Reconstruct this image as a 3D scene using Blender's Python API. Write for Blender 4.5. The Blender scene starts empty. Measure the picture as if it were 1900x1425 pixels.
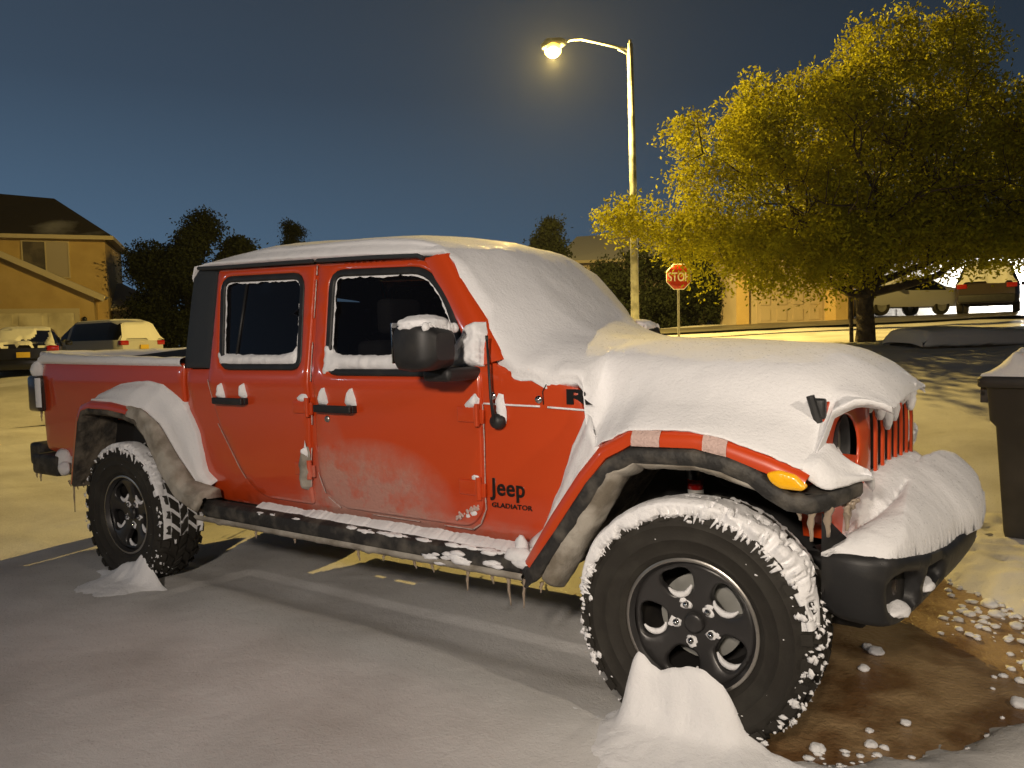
import bpy, bmesh, math, random
import numpy as np
from mathutils import Vector, Matrix, noise
from mathutils.geometry import delaunay_2d_cdt

random.seed(7); RNG = np.random.default_rng(7)
PI = math.pi
C = bpy.context.scene.collection
scene = bpy.context.scene

# ------------------------------------------------------------------ objects
def obj(name, verts, faces, mats, parent=None, smooth=True, mi=None):
    me = bpy.data.meshes.new(name)
    me.from_pydata([tuple(map(float, v)) for v in verts], [], [tuple(map(int, f)) for f in faces])
    if not isinstance(mats, (list, tuple)): mats = [mats]
    for m in mats: me.materials.append(m)
    if mi is not None: me.polygons.foreach_set('material_index', list(mi))
    me.polygons.foreach_set('use_smooth', [smooth] * len(me.polygons))
    me.update()
    o = bpy.data.objects.new(name, me); C.objects.link(o)
    if parent is not None: o.parent = parent
    return o

def thing(name, label, cat, loc=(0, 0, 0), rotz=0, group=None):
    o = bpy.data.objects.new(name, None); C.objects.link(o)
    o.location = loc; o.rotation_euler = (0, 0, rotz)
    o['label'] = label; o['category'] = cat
    if group: o['group'] = group
    return o

def tag(o, label, cat, group=None):
    o['label'] = label; o['category'] = cat
    if group: o['group'] = group
    return o

def kind(o, k='structure', label=None):
    o['kind'] = k
    if label: o['label'] = label
    return o

def auto(o, ang=35):
    me = o.data
    try: me.set_sharp_from_angle(angle=math.radians(ang))
    except Exception: pass
    return o

class MB:
    def __init__(s): s.v = []; s.f = []; s.m = []
    def add(s, vs, fs, m=0):
        b = len(s.v); s.v += [tuple(v) for v in vs]
        s.f += [tuple(i + b for i in f) for f in fs]; s.m += [m] * len(fs)
    def box(s, a, b, m=0, bev=0.0):
        x0, y0, z0 = a; x1, y1, z1 = b
        if bev <= 0:
            vs = [(x, y, z) for z in (z0, z1) for y in (y0, y1) for x in (x0, x1)]
            s.add(vs, [(0, 2, 3, 1), (4, 5, 7, 6), (0, 1, 5, 4), (2, 6, 7, 3), (0, 4, 6, 2), (1, 3, 7, 5)], m)
        else:
            bm = bmesh.new(); bmesh.ops.create_cube(bm, size=1)
            for v in bm.verts: v.co = Vector((x0 + (v.co.x + .5) * (x1 - x0), y0 + (v.co.y + .5) * (y1 - y0), z0 + (v.co.z + .5) * (z1 - z0)))
            bmesh.ops.bevel(bm, geom=bm.edges[:], offset=bev, segments=3, profile=.6, affect='EDGES')
            bm.verts.index_update()
            s.add([v.co[:] for v in bm.verts], [[v.index for v in f.verts] for f in bm.faces], m); bm.free()
    def tube(s, path, rad, n=10, m=0, cap=True):
        P = [Vector(p) for p in path]; k = len(P)
        R = rad if isinstance(rad, (list, tuple)) else [rad] * k
        T = [(P[min(i + 1, k - 1)] - P[max(i - 1, 0)]).normalized() for i in range(k)]
        up = Vector((0, 0, 1)) if abs(T[0].z) < .9 else Vector((1, 0, 0))
        a = T[0].cross(up).normalized(); vs = []
        for i in range(k):
            a = (a - T[i] * a.dot(T[i])).normalized(); b = T[i].cross(a)
            for j in range(n):
                t = 2 * PI * j / n
                vs.append(P[i] + (a * math.cos(t) + b * math.sin(t)) * R[i])
        fs = [(i * n + j, i * n + (j + 1) % n, (i + 1) * n + (j + 1) % n, (i + 1) * n + j) for i in range(k - 1) for j in range(n)]
        if cap: fs += [tuple(range(n))[::-1], tuple((k - 1) * n + j for j in range(n))]
        s.add(vs, fs, m)
    def grid(s, P, m=0, wrap=False):          # P[nu][nv] points
        nu = len(P); nv = len(P[0])
        vs = [p for row in P for p in row]
        fs = []
        for i in range(nu - 1):
            for j in range(nv if wrap else nv - 1):
                fs.append((i * nv + j, i * nv + (j + 1) % nv, (i + 1) * nv + (j + 1) % nv, (i + 1) * nv + j))
        s.add(vs, fs, m)
    def lathe(s, prof, axis_o, n=48, m=0, axis='y', sgn=1):  # prof [(r, t)]
        rows = []
        for r, t in prof:
            row = []
            for j in range(n):
                a = 2 * PI * j / n
                if axis == 'y': row.append((axis_o[0] + r * math.cos(a), axis_o[1] + sgn * t, axis_o[2] + r * math.sin(a)))
                elif axis == 'x': row.append((axis_o[0] + sgn * t, axis_o[1] + r * math.cos(a), axis_o[2] + r * math.sin(a)))
                else: row.append((axis_o[0] + r * math.cos(a), axis_o[1] + r * math.sin(a), axis_o[2] + sgn * t))
            rows.append(row)
        s.grid(rows, m, True)
    def blob(s, p, r, q=(1, 1, 1), sub=2, m=0, amp=.25, fr=1.3):
        bm = bmesh.new(); bmesh.ops.create_icosphere(bm, subdivisions=sub, radius=1)
        o = Vector((random.uniform(-50, 50),) * 3)
        for v in bm.verts:
            d = 1 + amp * noise.noise(v.co * fr + o) + amp * .4 * noise.noise(v.co * fr * 3 + o)
            v.co = Vector((v.co.x * q[0] * r * d, v.co.y * q[1] * r * d, v.co.z * q[2] * r * d)) + Vector(p)
        bm.verts.index_update()
        s.add([v.co[:] for v in bm.verts], [[v.index for v in f.verts] for f in bm.faces], m); bm.free()
    def build(s, name, mats, parent=None, smooth=True, ang=None):
        o = obj(name, s.v, s.f, mats, parent, smooth, s.m)
        if ang: auto(o, ang)
        return o

def cr_(P, n):
    P = np.vstack([2 * P[0] - P[1], P, 2 * P[-1] - P[-2]]); out = []
    for i in range(1, len(P) - 2):
        for t in np.arange(n) / n:
            out.append(.5 * ((2 * P[i]) + (-P[i - 1] + P[i + 1]) * t + (2 * P[i - 1] - 5 * P[i] + 4 * P[i + 1] - P[i + 2]) * t * t + (-P[i - 1] + 3 * P[i] - 3 * P[i + 1] + P[i + 2]) * t ** 3))
    out.append(P[-2]); return np.array(out)
# -------------------------------------------------------- 2D polygon sheets
def dens(poly, step, closed=True):
    out = []; n = len(poly)
    for i in range(n if closed else n - 1):
        a = np.array(poly[i], float); b = np.array(poly[(i + 1) % n], float)
        k = max(1, int(math.ceil(np.linalg.norm(b - a) / step)))
        out += [a + (b - a) * t / k for t in range(k)]
    if not closed: out.append(np.array(poly[-1], float))
    return np.array(out)

def rnd(poly, r, n=4):
    """round the corners of a polygon; r is a number or a list"""
    out = []; k = len(poly)
    for i in range(k):
        ri = r[i] if isinstance(r, (list, tuple)) else r
        p = np.array(poly[i], float); a = np.array(poly[i - 1], float); b = np.array(poly[(i + 1) % k], float)
        da = a - p; db = b - p; la = np.linalg.norm(da); lb = np.linalg.norm(db)
        d = min(ri, la * .45, lb * .45)
        if d < 1e-4: out.append(tuple(p)); continue
        p0 = p + da / la * d; p1 = p + db / lb * d
        for t in np.linspace(0, 1, n + 1): out.append(tuple((1 - t) ** 2 * p0 + 2 * t * (1 - t) * p + t * t * p1))
    return out

def rag(poly, step, amp, fr=12, seed=0):
    """ragged outline"""
    P = dens(poly, step); n = len(P)
    T = np.roll(P, -1, 0) - np.roll(P, 1, 0); N = np.stack([T[:, 1], -T[:, 0]], 1); N /= np.linalg.norm(N, axis=1)[:, None] + 1e-9
    a = np.array([noise.noise(Vector((p[0] * fr, p[1] * fr, seed))) + .5 * noise.noise(Vector((p[0] * fr * 3, p[1] * fr * 3, seed + 9))) for p in P])
    return P + N * (a * amp)[:, None]

def inside(P, poly):
    x, y = P[:, 0], P[:, 1]; r = np.zeros(len(P), bool); n = len(poly)
    for i in range(n):
        x0, y0 = poly[i]; x1, y1 = poly[(i + 1) % n]
        c = ((y0 > y) != (y1 > y))
        if y1 != y0: r ^= c & (x < (x1 - x0) * (y - y0) / (y1 - y0) + x0)
    return r

def segdist(P, polys):
    D = np.full(len(P), 1e9)
    for q in polys:
        A = np.asarray(q); B = np.roll(A, -1, 0); AB = B - A; L = (AB ** 2).sum(1) + 1e-12
        for s in range(0, len(P), 4000):
            p = P[s:s + 4000][:, None, :]
            t = np.clip(((p - A) * AB).sum(2) / L, 0, 1)
            d = np.sqrt((((A + t[..., None] * AB) - p) ** 2).sum(2)).min(1)
            D[s:s + 4000] = np.minimum(D[s:s + 4000], d)
    return D

def sheet(name, outline, surf, mat, parent=None, holes=(), step=.05, off=0.0, r=0.0, thick=.02, prof=None, bstep=None, mb=None, m=0):
    """closed outline in (u,v), lifted to surf(u,v)->(P,N); edge rounded over r, rim goes back by thick"""
    bstep = bstep or step * .6
    loops = [dens(outline, bstep)] + [dens(h, bstep) for h in holes]
    outer = loops[0]
    lo = outer.min(0); hi = outer.max(0)
    gx = np.arange(lo[0] + step * .5, hi[0], step); gy = np.arange(lo[1] + step * .5, hi[1], step)
    G = np.array([(a + (step * .25 if j % 2 else -step * .25), b) for a in gx for j, b in enumerate(gy)]) if len(gx) and len(gy) else np.zeros((0, 2))
    pts = [l for l in loops]
    if r > 0 and prof is None:
        for li, l in enumerate(loops):
            T = np.roll(l, -1, 0) - np.roll(l, 1, 0); N = np.stack([-T[:, 1], T[:, 0]], 1); N /= np.linalg.norm(N, axis=1)[:, None] + 1e-9
            for q in (.3, 1.0):
                for sg in (1, -1):
                    K = l + N * sg * r * q
                    ok = inside(K, outer)
                    for h in loops[1:]: ok &= ~inside(K, h)
                    K = K[ok]
                    if len(K):
                        d = segdist(K, loops); K = K[d > r * q * .9]
                        if len(K): pts.append(K)
    if len(G):
        ok = inside(G, outer)
        for h in loops[1:]: ok &= ~inside(G, h)
        G = G[ok]
        if len(G):
            d = segdist(G, loops); G = G[d > max(r * 1.25 if prof is None else 0, bstep * .5)]
            if len(G): pts.append(G)
    nb = [len(l) for l in loops]
    A = np.concatenate(pts)
    edges = []; b = 0
    for n in nb:
        edges += [(b + i, b + (i + 1) % n) for i in range(n)]; b += n
    vs, es, fs, ov, oe, of = delaunay_2d_cdt([Vector(p) for p in A], edges, [], 0, 1e-5)
    V = np.array([v[:] for v in vs]); F = [f for f in fs if len(f) == 3]
    cen = np.array([V[list(f)].mean(0) for f in F])
    ok = inside(cen, outer)
    for h in loops[1:]: ok &= ~inside(cen, h)
    F = [f for f, k in zip(F, ok) if k]
    D = segdist(V, loops)
    if prof is not None: H = prof(D, V)
    elif r > 0:
        q = np.clip(r - D, 0, r); H = -(r - np.sqrt(np.maximum(r * r - q * q, 0)))
    else: H = np.zeros(len(V))
    H = H + off
    P, N = surf(V[:, 0], V[:, 1])
    W = P + N * H[:, None]
    # make winding face along N
    f0 = F[len(F) // 2]; nn = np.cross(W[f0[1]] - W[f0[0]], W[f0[2]] - W[f0[0]])
    if nn @ N[f0[0]] < 0: F = [f[::-1] for f in F]
    verts = [tuple(w) for w in W]; faces = [tuple(f) for f in F]
    if thick > 0:
        cnt = {}
        for f in faces:
            for i in range(3):
                e = (f[i], f[(i + 1) % 3]); cnt[e] = 1
        be = [e for e in cnt if (e[1], e[0]) not in cnt]
        idx = {}
        Bk = P - N * (thick - off)
        for e in be:
            for v in e:
                if v not in idx: idx[v] = len(verts); verts.append(tuple(Bk[v]))
        for a, b2 in be: faces.append((b2, a, idx[a], idx[b2]))
    if mb is not None: mb.add(verts, faces, m); return None
    return obj(name, verts, faces, mat, parent, True)

def plane_xz(y, sgn):                        # side plane, normal along sgn*y
    def f(u, v):
        return np.stack([u, np.full_like(u, y), v], 1), np.tile([0, sgn, 0], (len(u), 1)).astype(float)
    return f

# ------------------------------------------------------------------ materials
def mat(name, col, rough=.6, metal=0, spec=.5, coat=0, bump=None, var=None, sss=0, alpha=1, emit=None, trans=0):
    m = bpy.data.materials.new(name); m.use_nodes = True
    nt = m.node_tree; b = nt.nodes['Principled BSDF']
    b.inputs['Base Color'].default_value = (*col, 1); b.inputs['Roughness'].default_value = rough
    b.inputs['Metallic'].default_value = metal; b.inputs['Specular IOR Level'].default_value = spec
    b.inputs['Coat Weight'].default_value = coat; b.inputs['Coat Roughness'].default_value = .08
    b.inputs['Alpha'].default_value = alpha
    b.inputs['Transmission Weight'].default_value = trans
    if sss:
        b.inputs['Subsurface Weight'].default_value = sss; b.inputs['Subsurface Radius'].default_value = (.03, .025, .02); b.inputs['Subsurface Scale'].default_value = .5
    if emit: b.inputs['Emission Color'].default_value = (*emit[0], 1); b.inputs['Emission Strength'].default_value = emit[1]
    tc = nt.nodes.new('ShaderNodeTexCoord')
    if var:                                  # (scale, other colour, low, high)
        n = nt.nodes.new('ShaderNodeTexNoise'); n.inputs['Scale'].default_value = var[0]; n.inputs['Detail'].default_value = 6
        nt.links.new(tc.outputs['Object'], n.inputs['Vector'])
        mr = nt.nodes.new('ShaderNodeMapRange'); mr.inputs['From Min'].default_value = var[2]; mr.inputs['From Max'].default_value = var[3]
        nt.links.new(n.outputs['Fac'], mr.inputs['Value'])
        mx = nt.nodes.new('ShaderNodeMix'); mx.data_type = 'RGBA'
        mx.inputs[6].default_value = (*col, 1); mx.inputs[7].default_value = (*var[1], 1)
        nt.links.new(mr.outputs['Result'], mx.inputs[0]); nt.links.new(mx.outputs[2], b.inputs['Base Color'])
    if bump:
        prev = None
        for sc, st, di in bump:
            n = nt.nodes.new('ShaderNodeTexNoise'); n.inputs['Scale'].default_value = sc; n.inputs['Detail'].default_value = 3
            nt.links.new(tc.outputs['Object'], n.inputs['Vector'])
            bp = nt.nodes.new('ShaderNodeBump'); bp.inputs['Strength'].default_value = st; bp.inputs['Distance'].default_value = di
            nt.links.new(n.outputs['Fac'], bp.inputs['Height'])
            if prev: nt.links.new(prev.outputs['Normal'], bp.inputs['Normal'])
            prev = bp
        nt.links.new(prev.outputs['Normal'], b.inputs['Normal'])
    return m

M = {}
def snow_mat(name, col, var=None, scale=1.0, glint=True):
    m = mat(name, col, .75, spec=.3, sss=.0, bump=[(9 * scale, .22, .03), (80 * scale, .42, .006), (210 * scale, .6, .003)], var=var)
    if glint:                                # sparse ice crystals that catch the lamp
        nt = m.node_tree; b = nt.nodes['Principled BSDF']
        tc = nt.nodes.new('ShaderNodeTexCoord'); v = nt.nodes.new('ShaderNodeTexVoronoi'); v.inputs['Scale'].default_value = 170 * scale
        nt.links.new(tc.outputs['Object'], v.inputs['Vector'])
        lt = nt.nodes.new('ShaderNodeMath'); lt.operation = 'GREATER_THAN'; lt.inputs[1].default_value = .975
        sep = nt.nodes.new('ShaderNodeSeparateColor'); nt.links.new(v.outputs['Color'], sep.inputs[0]); nt.links.new(sep.outputs[0], lt.inputs[0])
        mr = nt.nodes.new('ShaderNodeMapRange'); mr.inputs['To Min'].default_value = .75; mr.inputs['To Max'].default_value = .14
        nt.links.new(lt.outputs[0], mr.inputs['Value']); nt.links.new(mr.outputs['Result'], b.inputs['Roughness'])
    return m
M['snow'] = snow_mat('fresh_snow', (.84, .84, .86))
M['snow_ground'] = snow_mat('ground_snow', (.72, .71, .70), var=(1.1, (.50, .48, .46), .42, .72))
M['snow_dirty'] = snow_mat('dirty_snow', (.40, .37, .32), var=(9, (.18, .155, .12), .4, .65), glint=False)
M['snow_far'] = snow_mat('distant_snow', (.74, .74, .72), glint=False)
M['slush'] = mat('slushy_road', (.17, .16, .13), .45, spec=.5, var=(.8, (.10, .09, .075), .4, .62), bump=[(3, .5, .05), (30, .4, .01)])
M['wet'] = mat('wet_concrete', (.40, .27, .14), .33, spec=.7, var=(3.2, (.16, .085, .035), .42, .60), bump=[(45, .7, .01), (9, .4, .02), (160, .5, .004)])
M['black'] = mat('black_plastic', (.014, .014, .015), .5, spec=.5, bump=[(260, .25, .002)], var=(11, (.03, .028, .026), .5, .75))
M['blackdirt'] = mat('salt_stained_black', (.02, .019, .018), .65, var=(13, (.10, .09, .075), .45, .72), bump=[(70, .6, .006)])
M['hardtop'] = mat('black_hardtop', (.03, .034, .038), .6, spec=.4, bump=[(240, .5, .002)])
M['under'] = mat('underbody', (.010, .009, .009), .7, var=(6, (.035, .03, .025), .5, .7))
M['liner'] = mat('muddy_wheel_liner', (.15, .125, .095), .8, var=(8, (.035, .03, .024), .42, .62), bump=[(22, .8, .03)])
M['rubber'] = mat('tyre_rubber', (.024, .021, .017), .75, spec=.35, bump=[(140, .35, .003)], var=(9, (.035, .032, .026), .5, .7))
M['rim'] = mat('dark_rim', (.040, .038, .038), .36, metal=.3, spec=.6, bump=[(60, .15, .002)])
M['silver'] = mat('machined_metal', (.42, .40, .37), .35, metal=.9, bump=[(80, .2, .002)])
M['chrome'] = mat('chrome', (.7, .7, .7), .12, metal=1)
M['glass'] = mat('tinted_glass', (.004, .004, .006), .05, spec=.6, coat=.4)
M['glass_clear'] = mat('side_glass', (.004, .004, .006), .05, spec=.6, coat=.4, alpha=.62)
M['lens'] = mat('headlight_lens', (.22, .21, .20), .12, spec=.8, coat=.8, metal=.3)
M['amber'] = mat('amber_lens', (1.0, .50, .01), .25, spec=.6, coat=.6, emit=((1, .5, .02), .06), bump=[(90, .5, .003)])  # marker is an unlit reflector; a faint glow is put in for brightness
M['redlens'] = mat('red_tail_lens', (.35, .01, .008), .15, coat=.8)
M['smoke'] = mat('smoked_lens', (.045, .035, .03), .2, coat=.5)
M['ice'] = mat('murky_ice', (.42, .34, .26), .12, spec=.6, alpha=.75, bump=[(40, .5, .01)])
M['seat'] = mat('dark_cloth', (.035, .035, .038), .9)
M['frost'] = mat('frost_film', (.55, .40, .36), .6, bump=[(90, .8, .008)])
M['decal'] = mat('black_decal', (.008, .008, .009), .35, coat=.3)
M['bin'] = mat('black_bin_plastic', (.028, .026, .027), .5, bump=[(120, .2, .003)], var=(4, (.05, .046, .045), .4, .7))
M['steel'] = mat('galvanised_steel', (.40, .40, .38), .45, metal=.4, var=(7, (.30, .30, .28), .4, .6))

def paint():
    m = mat('red_paint', (.58, .058, .009), .28, spec=.5, coat=.9)
    nt = m.node_tree; b = nt.nodes['Principled BSDF']; L = nt.links
    tc = nt.nodes.new('ShaderNodeTexCoord'); sep = nt.nodes.new('ShaderNodeSeparateXYZ'); L.new(tc.outputs['Object'], sep.inputs[0])
    def math_(op, a, c=None, clamp=False):
        n = nt.nodes.new('ShaderNodeMath'); n.operation = op; n.use_clamp = clamp
        for i, q in enumerate((a, c)):
            if q is None: continue
            if isinstance(q, (int, float)): n.inputs[i].default_value = q
            else: L.new(q, n.inputs[i])
        return n.outputs[0]
    def ell(cx, cz, rx, rz):
        dx = math_('DIVIDE', math_('SUBTRACT', sep.outputs[0], cx), rx); dz = math_('DIVIDE', math_('SUBTRACT', sep.outputs[2], cz), rz)
        d = math_('ADD', math_('MULTIPLY', dx, dx), math_('MULTIPLY', dz, dz))
        return math_('SUBTRACT', 1.0, d, True)
    n = nt.nodes.new('ShaderNodeTexNoise'); n.inputs['Scale'].default_value = 8; n.inputs['Detail'].default_value = 9; n.inputs['Roughness'].default_value = .72
    L.new(tc.outputs['Object'], n.inputs['Vector'])
    s = math_('ADD', math_('MULTIPLY', ell(-1.60, .70, .52, .27), 1.25), math_('MULTIPLY', ell(-1.5, .585, 1.1, .085), .75))
    s = math_('ADD', s, math_('MULTIPLY', ell(-1.85, .66, .15, .42), .5))
    s = math_('MULTIPLY', s, math_('ADD', math_('MULTIPLY', n.outputs['Fac'], 3.0), -.80), True)
    s = math_('MULTIPLY', s, .62, True)
    mx = nt.nodes.new('ShaderNodeMix'); mx.data_type = 'RGBA'
    mx.inputs[6].default_value = (.58, .058, .009, 1); mx.inputs[7].default_value = (.42, .34, .29, 1)
    L.new(s, mx.inputs[0]); L.new(mx.outputs[2], b.inputs['Base Color'])
    mr = nt.nodes.new('ShaderNodeMapRange'); mr.inputs['To Min'].default_value = .34; mr.inputs['To Max'].default_value = .8
    mr.inputs['From Max'].default_value = .5
    L.new(s, mr.inputs['Value']); L.new(mr.outputs['Result'], b.inputs['Roughness'])
    n2 = nt.nodes.new('ShaderNodeTexNoise'); n2.inputs['Scale'].default_value = 55; n2.inputs['Detail'].default_value = 3
    L.new(tc.outputs['Object'], n2.inputs['Vector'])
    bp = nt.nodes.new('ShaderNodeBump'); bp.inputs['Distance'].default_value = .006
    L.new(math_('MULTIPLY', s, 1.4), bp.inputs['Strength']); L.new(n2.outputs['Fac'], bp.inputs['Height']); L.new(bp.outputs['Normal'], b.inputs['Normal'])
    return m
M['red'] = paint()

# ================================================================== PICKUP
def half_width(x, z):
    x = np.asarray(x, float); z = np.asarray(z, float)
    w = .79 - np.clip(z - 1.27, 0, 2) * .20
    w = w - .05 * np.clip((.78 - z) / .25, 0, 1.3) ** 2
    w = w - .10 * np.clip((x + .93) / 1.4, 0, 1) ** 1.5
    w = w + .006 * np.exp(-((z - 1.2) / .05) ** 2)
    return w
def side(sgn, d=0.0):
    def f(u, v):
        w = half_width(u, v) + d
        e = 1e-3
        wz = (half_width(u, v + e) - half_width(u, v - e)) / (2 * e); wx = (half_width(u + e, v) - half_width(u - e, v)) / (2 * e)
        N = np.stack([-wx, np.full_like(w, sgn), -wz], 1); N[:, 0] *= 1; N /= np.linalg.norm(N, axis=1)[:, None]
        return np.stack([u, sgn * w, v], 1), N
    return f
def lo_rail(x): return .545 - .012 * (x + 2.9)

truck = thing('pickup_truck', 'snow covered bright red crew cab pickup truck parked in the foreground', 'pickup truck')
R1, R2 = -3.487, 0.0            # axle stations, wheel radius .42

front_arch = [(-.66, .55), (-.54, .74), (-.42, .91), (-.33, 1.015), (-.216, 1.075), (.028, 1.08), (.12, 1.062), (.27, 1.015), (.345, .985), (.385, .965)]
rear_arch = [(-4.10, .56), (-4.06, .72), (-3.985, .98), (-3.925, 1.06), (-3.83, 1.085), (-3.60, 1.083), (-3.42, 1.065), (-3.29, 1.035), (-3.17, .95), (-3.03, .76), (-2.90, .63), (-2.74, .585)]

win_r = rnd([(-2.765, 1.775), (-2.115, 1.755), (-2.065, 1.30), (-2.685, 1.30)], [.07, .07, .05, .07])
win_f = rnd([(-1.895, 1.752), (-1.30, 1.728), (-1.17, 1.60), (-1.0, 1.275), (-1.855, 1.275)], [.07, .10, .12, .05, .07])
def scale_poly(p, d):
    P = np.array(p); T = np.roll(P, -1, 0) - np.roll(P, 1, 0); N = np.stack([T[:, 1], -T[:, 0]], 1); N /= np.linalg.norm(N, axis=1)[:, None] + 1e-9
    a = P[:, 0] * np.roll(P[:, 1], -1) - np.roll(P[:, 0], -1) * P[:, 1]
    return P + N * d * (1 if a.sum() > 0 else -1)

cab_out = [(-2.80, 1.285), (-2.845, 1.84), (-1.30, 1.79), (-1.255, 1.80), (-1.22, 1.77), (-.875, 1.31), (-.62, 1.240), (-.50, 1.215), (-.465, 1.09), (.30, 1.08), (.395, 1.06),
           (.405, .96), (.345, .975), (.27, 1.005), (.12, 1.05), (.03, 1.07), (-.21, 1.065), (-.33, 1.0), (-.42, .90), (-.54, .73), (-.665, .535), (-2.80, .545), (-2.92, .66), (-3.005, .86), (-3.012, 1.285)]
bed_out = rnd([(-3.03, 1.318), (-4.66, 1.335), (-4.685, 1.0), (-4.665, .72), (-4.09, .66), (-4.06, .72), (-3.985, .98), (-3.925, 1.06), (-3.83, 1.085), (-3.60, 1.083), (-3.42, 1.065), (-3.29, 1.035), (-3.17, .95), (-3.03, .80)],
              [.01, .04, .0, .05, 0, 0, 0, 0, 0, 0, 0, 0, 0, 0])

body = MB()
for s in (-1, 1):
    sheet('', cab_out, side(s, -.012), None, holes=[scale_poly(win_r, .03), scale_poly(win_f, .03)], step=.07, r=.01, thick=.03, mb=body)
    sheet('', bed_out, side(s), None, step=.08, r=.015, thick=.03, mb=body)
    # bed rail top and inner side
    body.grid([[(-3.02, s * .785, 1.30), (-4.66, s * .785, 1.318)], [(-3.02, s * .70, 1.30), (-4.66, s * .70, 1.318)], [(-3.02, s * .70, .95), (-4.66, s * .70, .95)]])
# tailgate with rounded corners and cab back
tg = []
for z in np.linspace(.72, 1.335, 8):
    row = []
    for t in np.linspace(-1, 1, 25):
        y = .775 * t; ex = .05 * abs(t) ** 14
        row.append((-4.69 + ex + .02 * abs(z - 1.0) ** 2, y, z))
    tg.append(row)
body.grid(tg)
body.box((-3.02, -.772, .60), (-2.98, .772, 1.29))
body.box((-3.055, -.775, .62), (-3.035, .775, 1.30))
body.grid([[(-4.60, y, 1.32) for y in np.linspace(-.75, .75, 5)], [(-4.60, y, .95) for y in np.linspace(-.75, .75, 5)]])
# cowl and hood skin under the snow
hd = []
for x, zc, ze in [(-.92, 1.34, 1.28), (-.75, 1.30, 1.23), (-.62, 1.285, 1.21), (-.55, 1.28, 1.20), (0, 1.245, 1.20), (.30, 1.20, 1.16), (.385, 1.17, 1.14)]:
    w = .79 - .10 * max(0, min(1, (x + .93) / 1.4)) ** 1.5 - (.035 if x < -.6 else .13)
    hd.append([(x, t * w, ze + (zc - ze) * (1 - abs(t) ** 4)) for t in np.linspace(-1, 1, 17)])
body.grid(hd)
body_o = body.build('body', M['red'], truck, ang=40)

# A-pillar posts, firewall, floor
und = MB()
und.box((-2.95, -.70, .52), (-.72, .70, .60), 0)
und.box((-4.55, -.70, .68), (-3.0, .70, .95), 0)
und.box((-4.6, .36, .47), (.55, .48, .60), 0, .02); und.box((-4.6, -.48, .47), (.55, -.36, .60), 0, .02)
und.box((-.92, -.60, .50), (-.60, .60, 1.22), 0)
und.box((-.60, -.42, .48), (.36, .42, 1.12), 0)
und.box((-2.6, -.3, .38), (-1.6, .1, .50), 0, .03)
for ax in (R1, R2):
    und.tube([(ax, -.70, .42), (ax, .70, .42)], .045, 12)
    und.blob((ax, .12 if ax else -.2, .42), .14, (1, 1.1, 1), 2, amp=.05)
und.tube([(.30, -.62, .44), (.28, .60, .43)], .02, 8)
und.tube([(.15, -.45, .34), (-.75, -.40, .48)], .025, 8); und.tube([(R1 + .15, -.45, .38), (R1 + .9, -.42, .50)], .03, 8)
und.tube([(-4.6, .55, .50), (-3.4, .50, .48), (-2.9, .1, .46), (-1.5, .1, .42), (-.8, .1, .45)], .032, 10)
und.build('chassis', M['under'], truck, ang=40)

# black hardtop behind and above the doors
ht = MB()
for s in (-1, 1):
    sheet('', rnd([(-2.795, 1.29), (-2.835, 1.845), (-3.00, 1.862), (-3.05, 1.80), (-3.03, 1.29)], [0, 0, .05, .05, 0]), side(s, .0), None, step=.08, r=.012, thick=.03, mb=ht)
rt = []
for x, z, w in [(-3.045, 1.70, .70), (-3.04, 1.82, .685), (-2.99, 1.868, .675), (-2.8, 1.872, .672), (-2.0, 1.845, .672), (-1.35, 1.815, .672), (-1.24, 1.80, .672)]:
    rt.append([(x, t * w, z + .035 * (1 - t * t) - (.02 if abs(t) > .97 else 0)) for t in np.linspace(-1, 1, 21)])
ht.grid(rt)
ht.grid([[(-3.045, t, 1.70) for t in (-.70, 0, .70)], [(-3.03, t, 1.29) for t in (-.78, 0, .78)]])
for s in (-1, 1):     # drip rails, a little proud of the doors
    ht.tube([(-2.97, s * .700, 1.852), (-2.83, s * .703, 1.845), (-2.02, s * .705, 1.822)], .011, 8)
    ht.tube([(-1.985, s * .705, 1.821), (-1.6, s * .704, 1.808), (-1.34, s * .70, 1.795), (-1.31, s * .70, 1.782)], .011, 8)
ht.build('hardtop', M['hardtop'], truck, ang=40)

# doors
door_r = rnd([(-2.815, 1.832), (-2.022, 1.808), (-1.985, 1.25), (-2.0, .80), (-2.005, .60), (-2.36, .60), (-2.46, .64), (-2.545, .745), (-2.725, .99), (-2.79, 1.19), (-2.788, 1.29)],
             [.015, .02, .1, .1, .03, .05, .05, .08, .08, .06, .03])
door_f = rnd([(-1.998, 1.806), (-1.30, 1.778), (-1.225, 1.715), (-1.10, 1.53), (-.965, 1.34), (-.942, 1.24), (-.940, .70), (-1.02, .605), (-1.80, .605), (-1.895, .67), (-1.945, .80), (-1.952, 1.25)],
             [.02, .05, .06, .05, .05, .03, .08, .07, .06, .06, .08, .1])
def hinge(mb, x, z, s):
    w = .79
    mb.box((x - .11, s * w, z - .035) if s > 0 else (x - .11, -w - .012, z - .035), (x - .02, s * w + .012, z + .03) if s > 0 else (x - .02, -w + .002, z + .03), 0, .005)
    mb.tube([(x - .005, s * (w + .012), z - .05), (x - .005, s * (w + .012), z + .045)], .0135, 10)
    mb.box((x, s * w - .004 if s > 0 else -w - .010, z - .04), (x + .025, s * w + .010 if s > 0 else -w + .004, z + .02), 0, .004)
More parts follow.
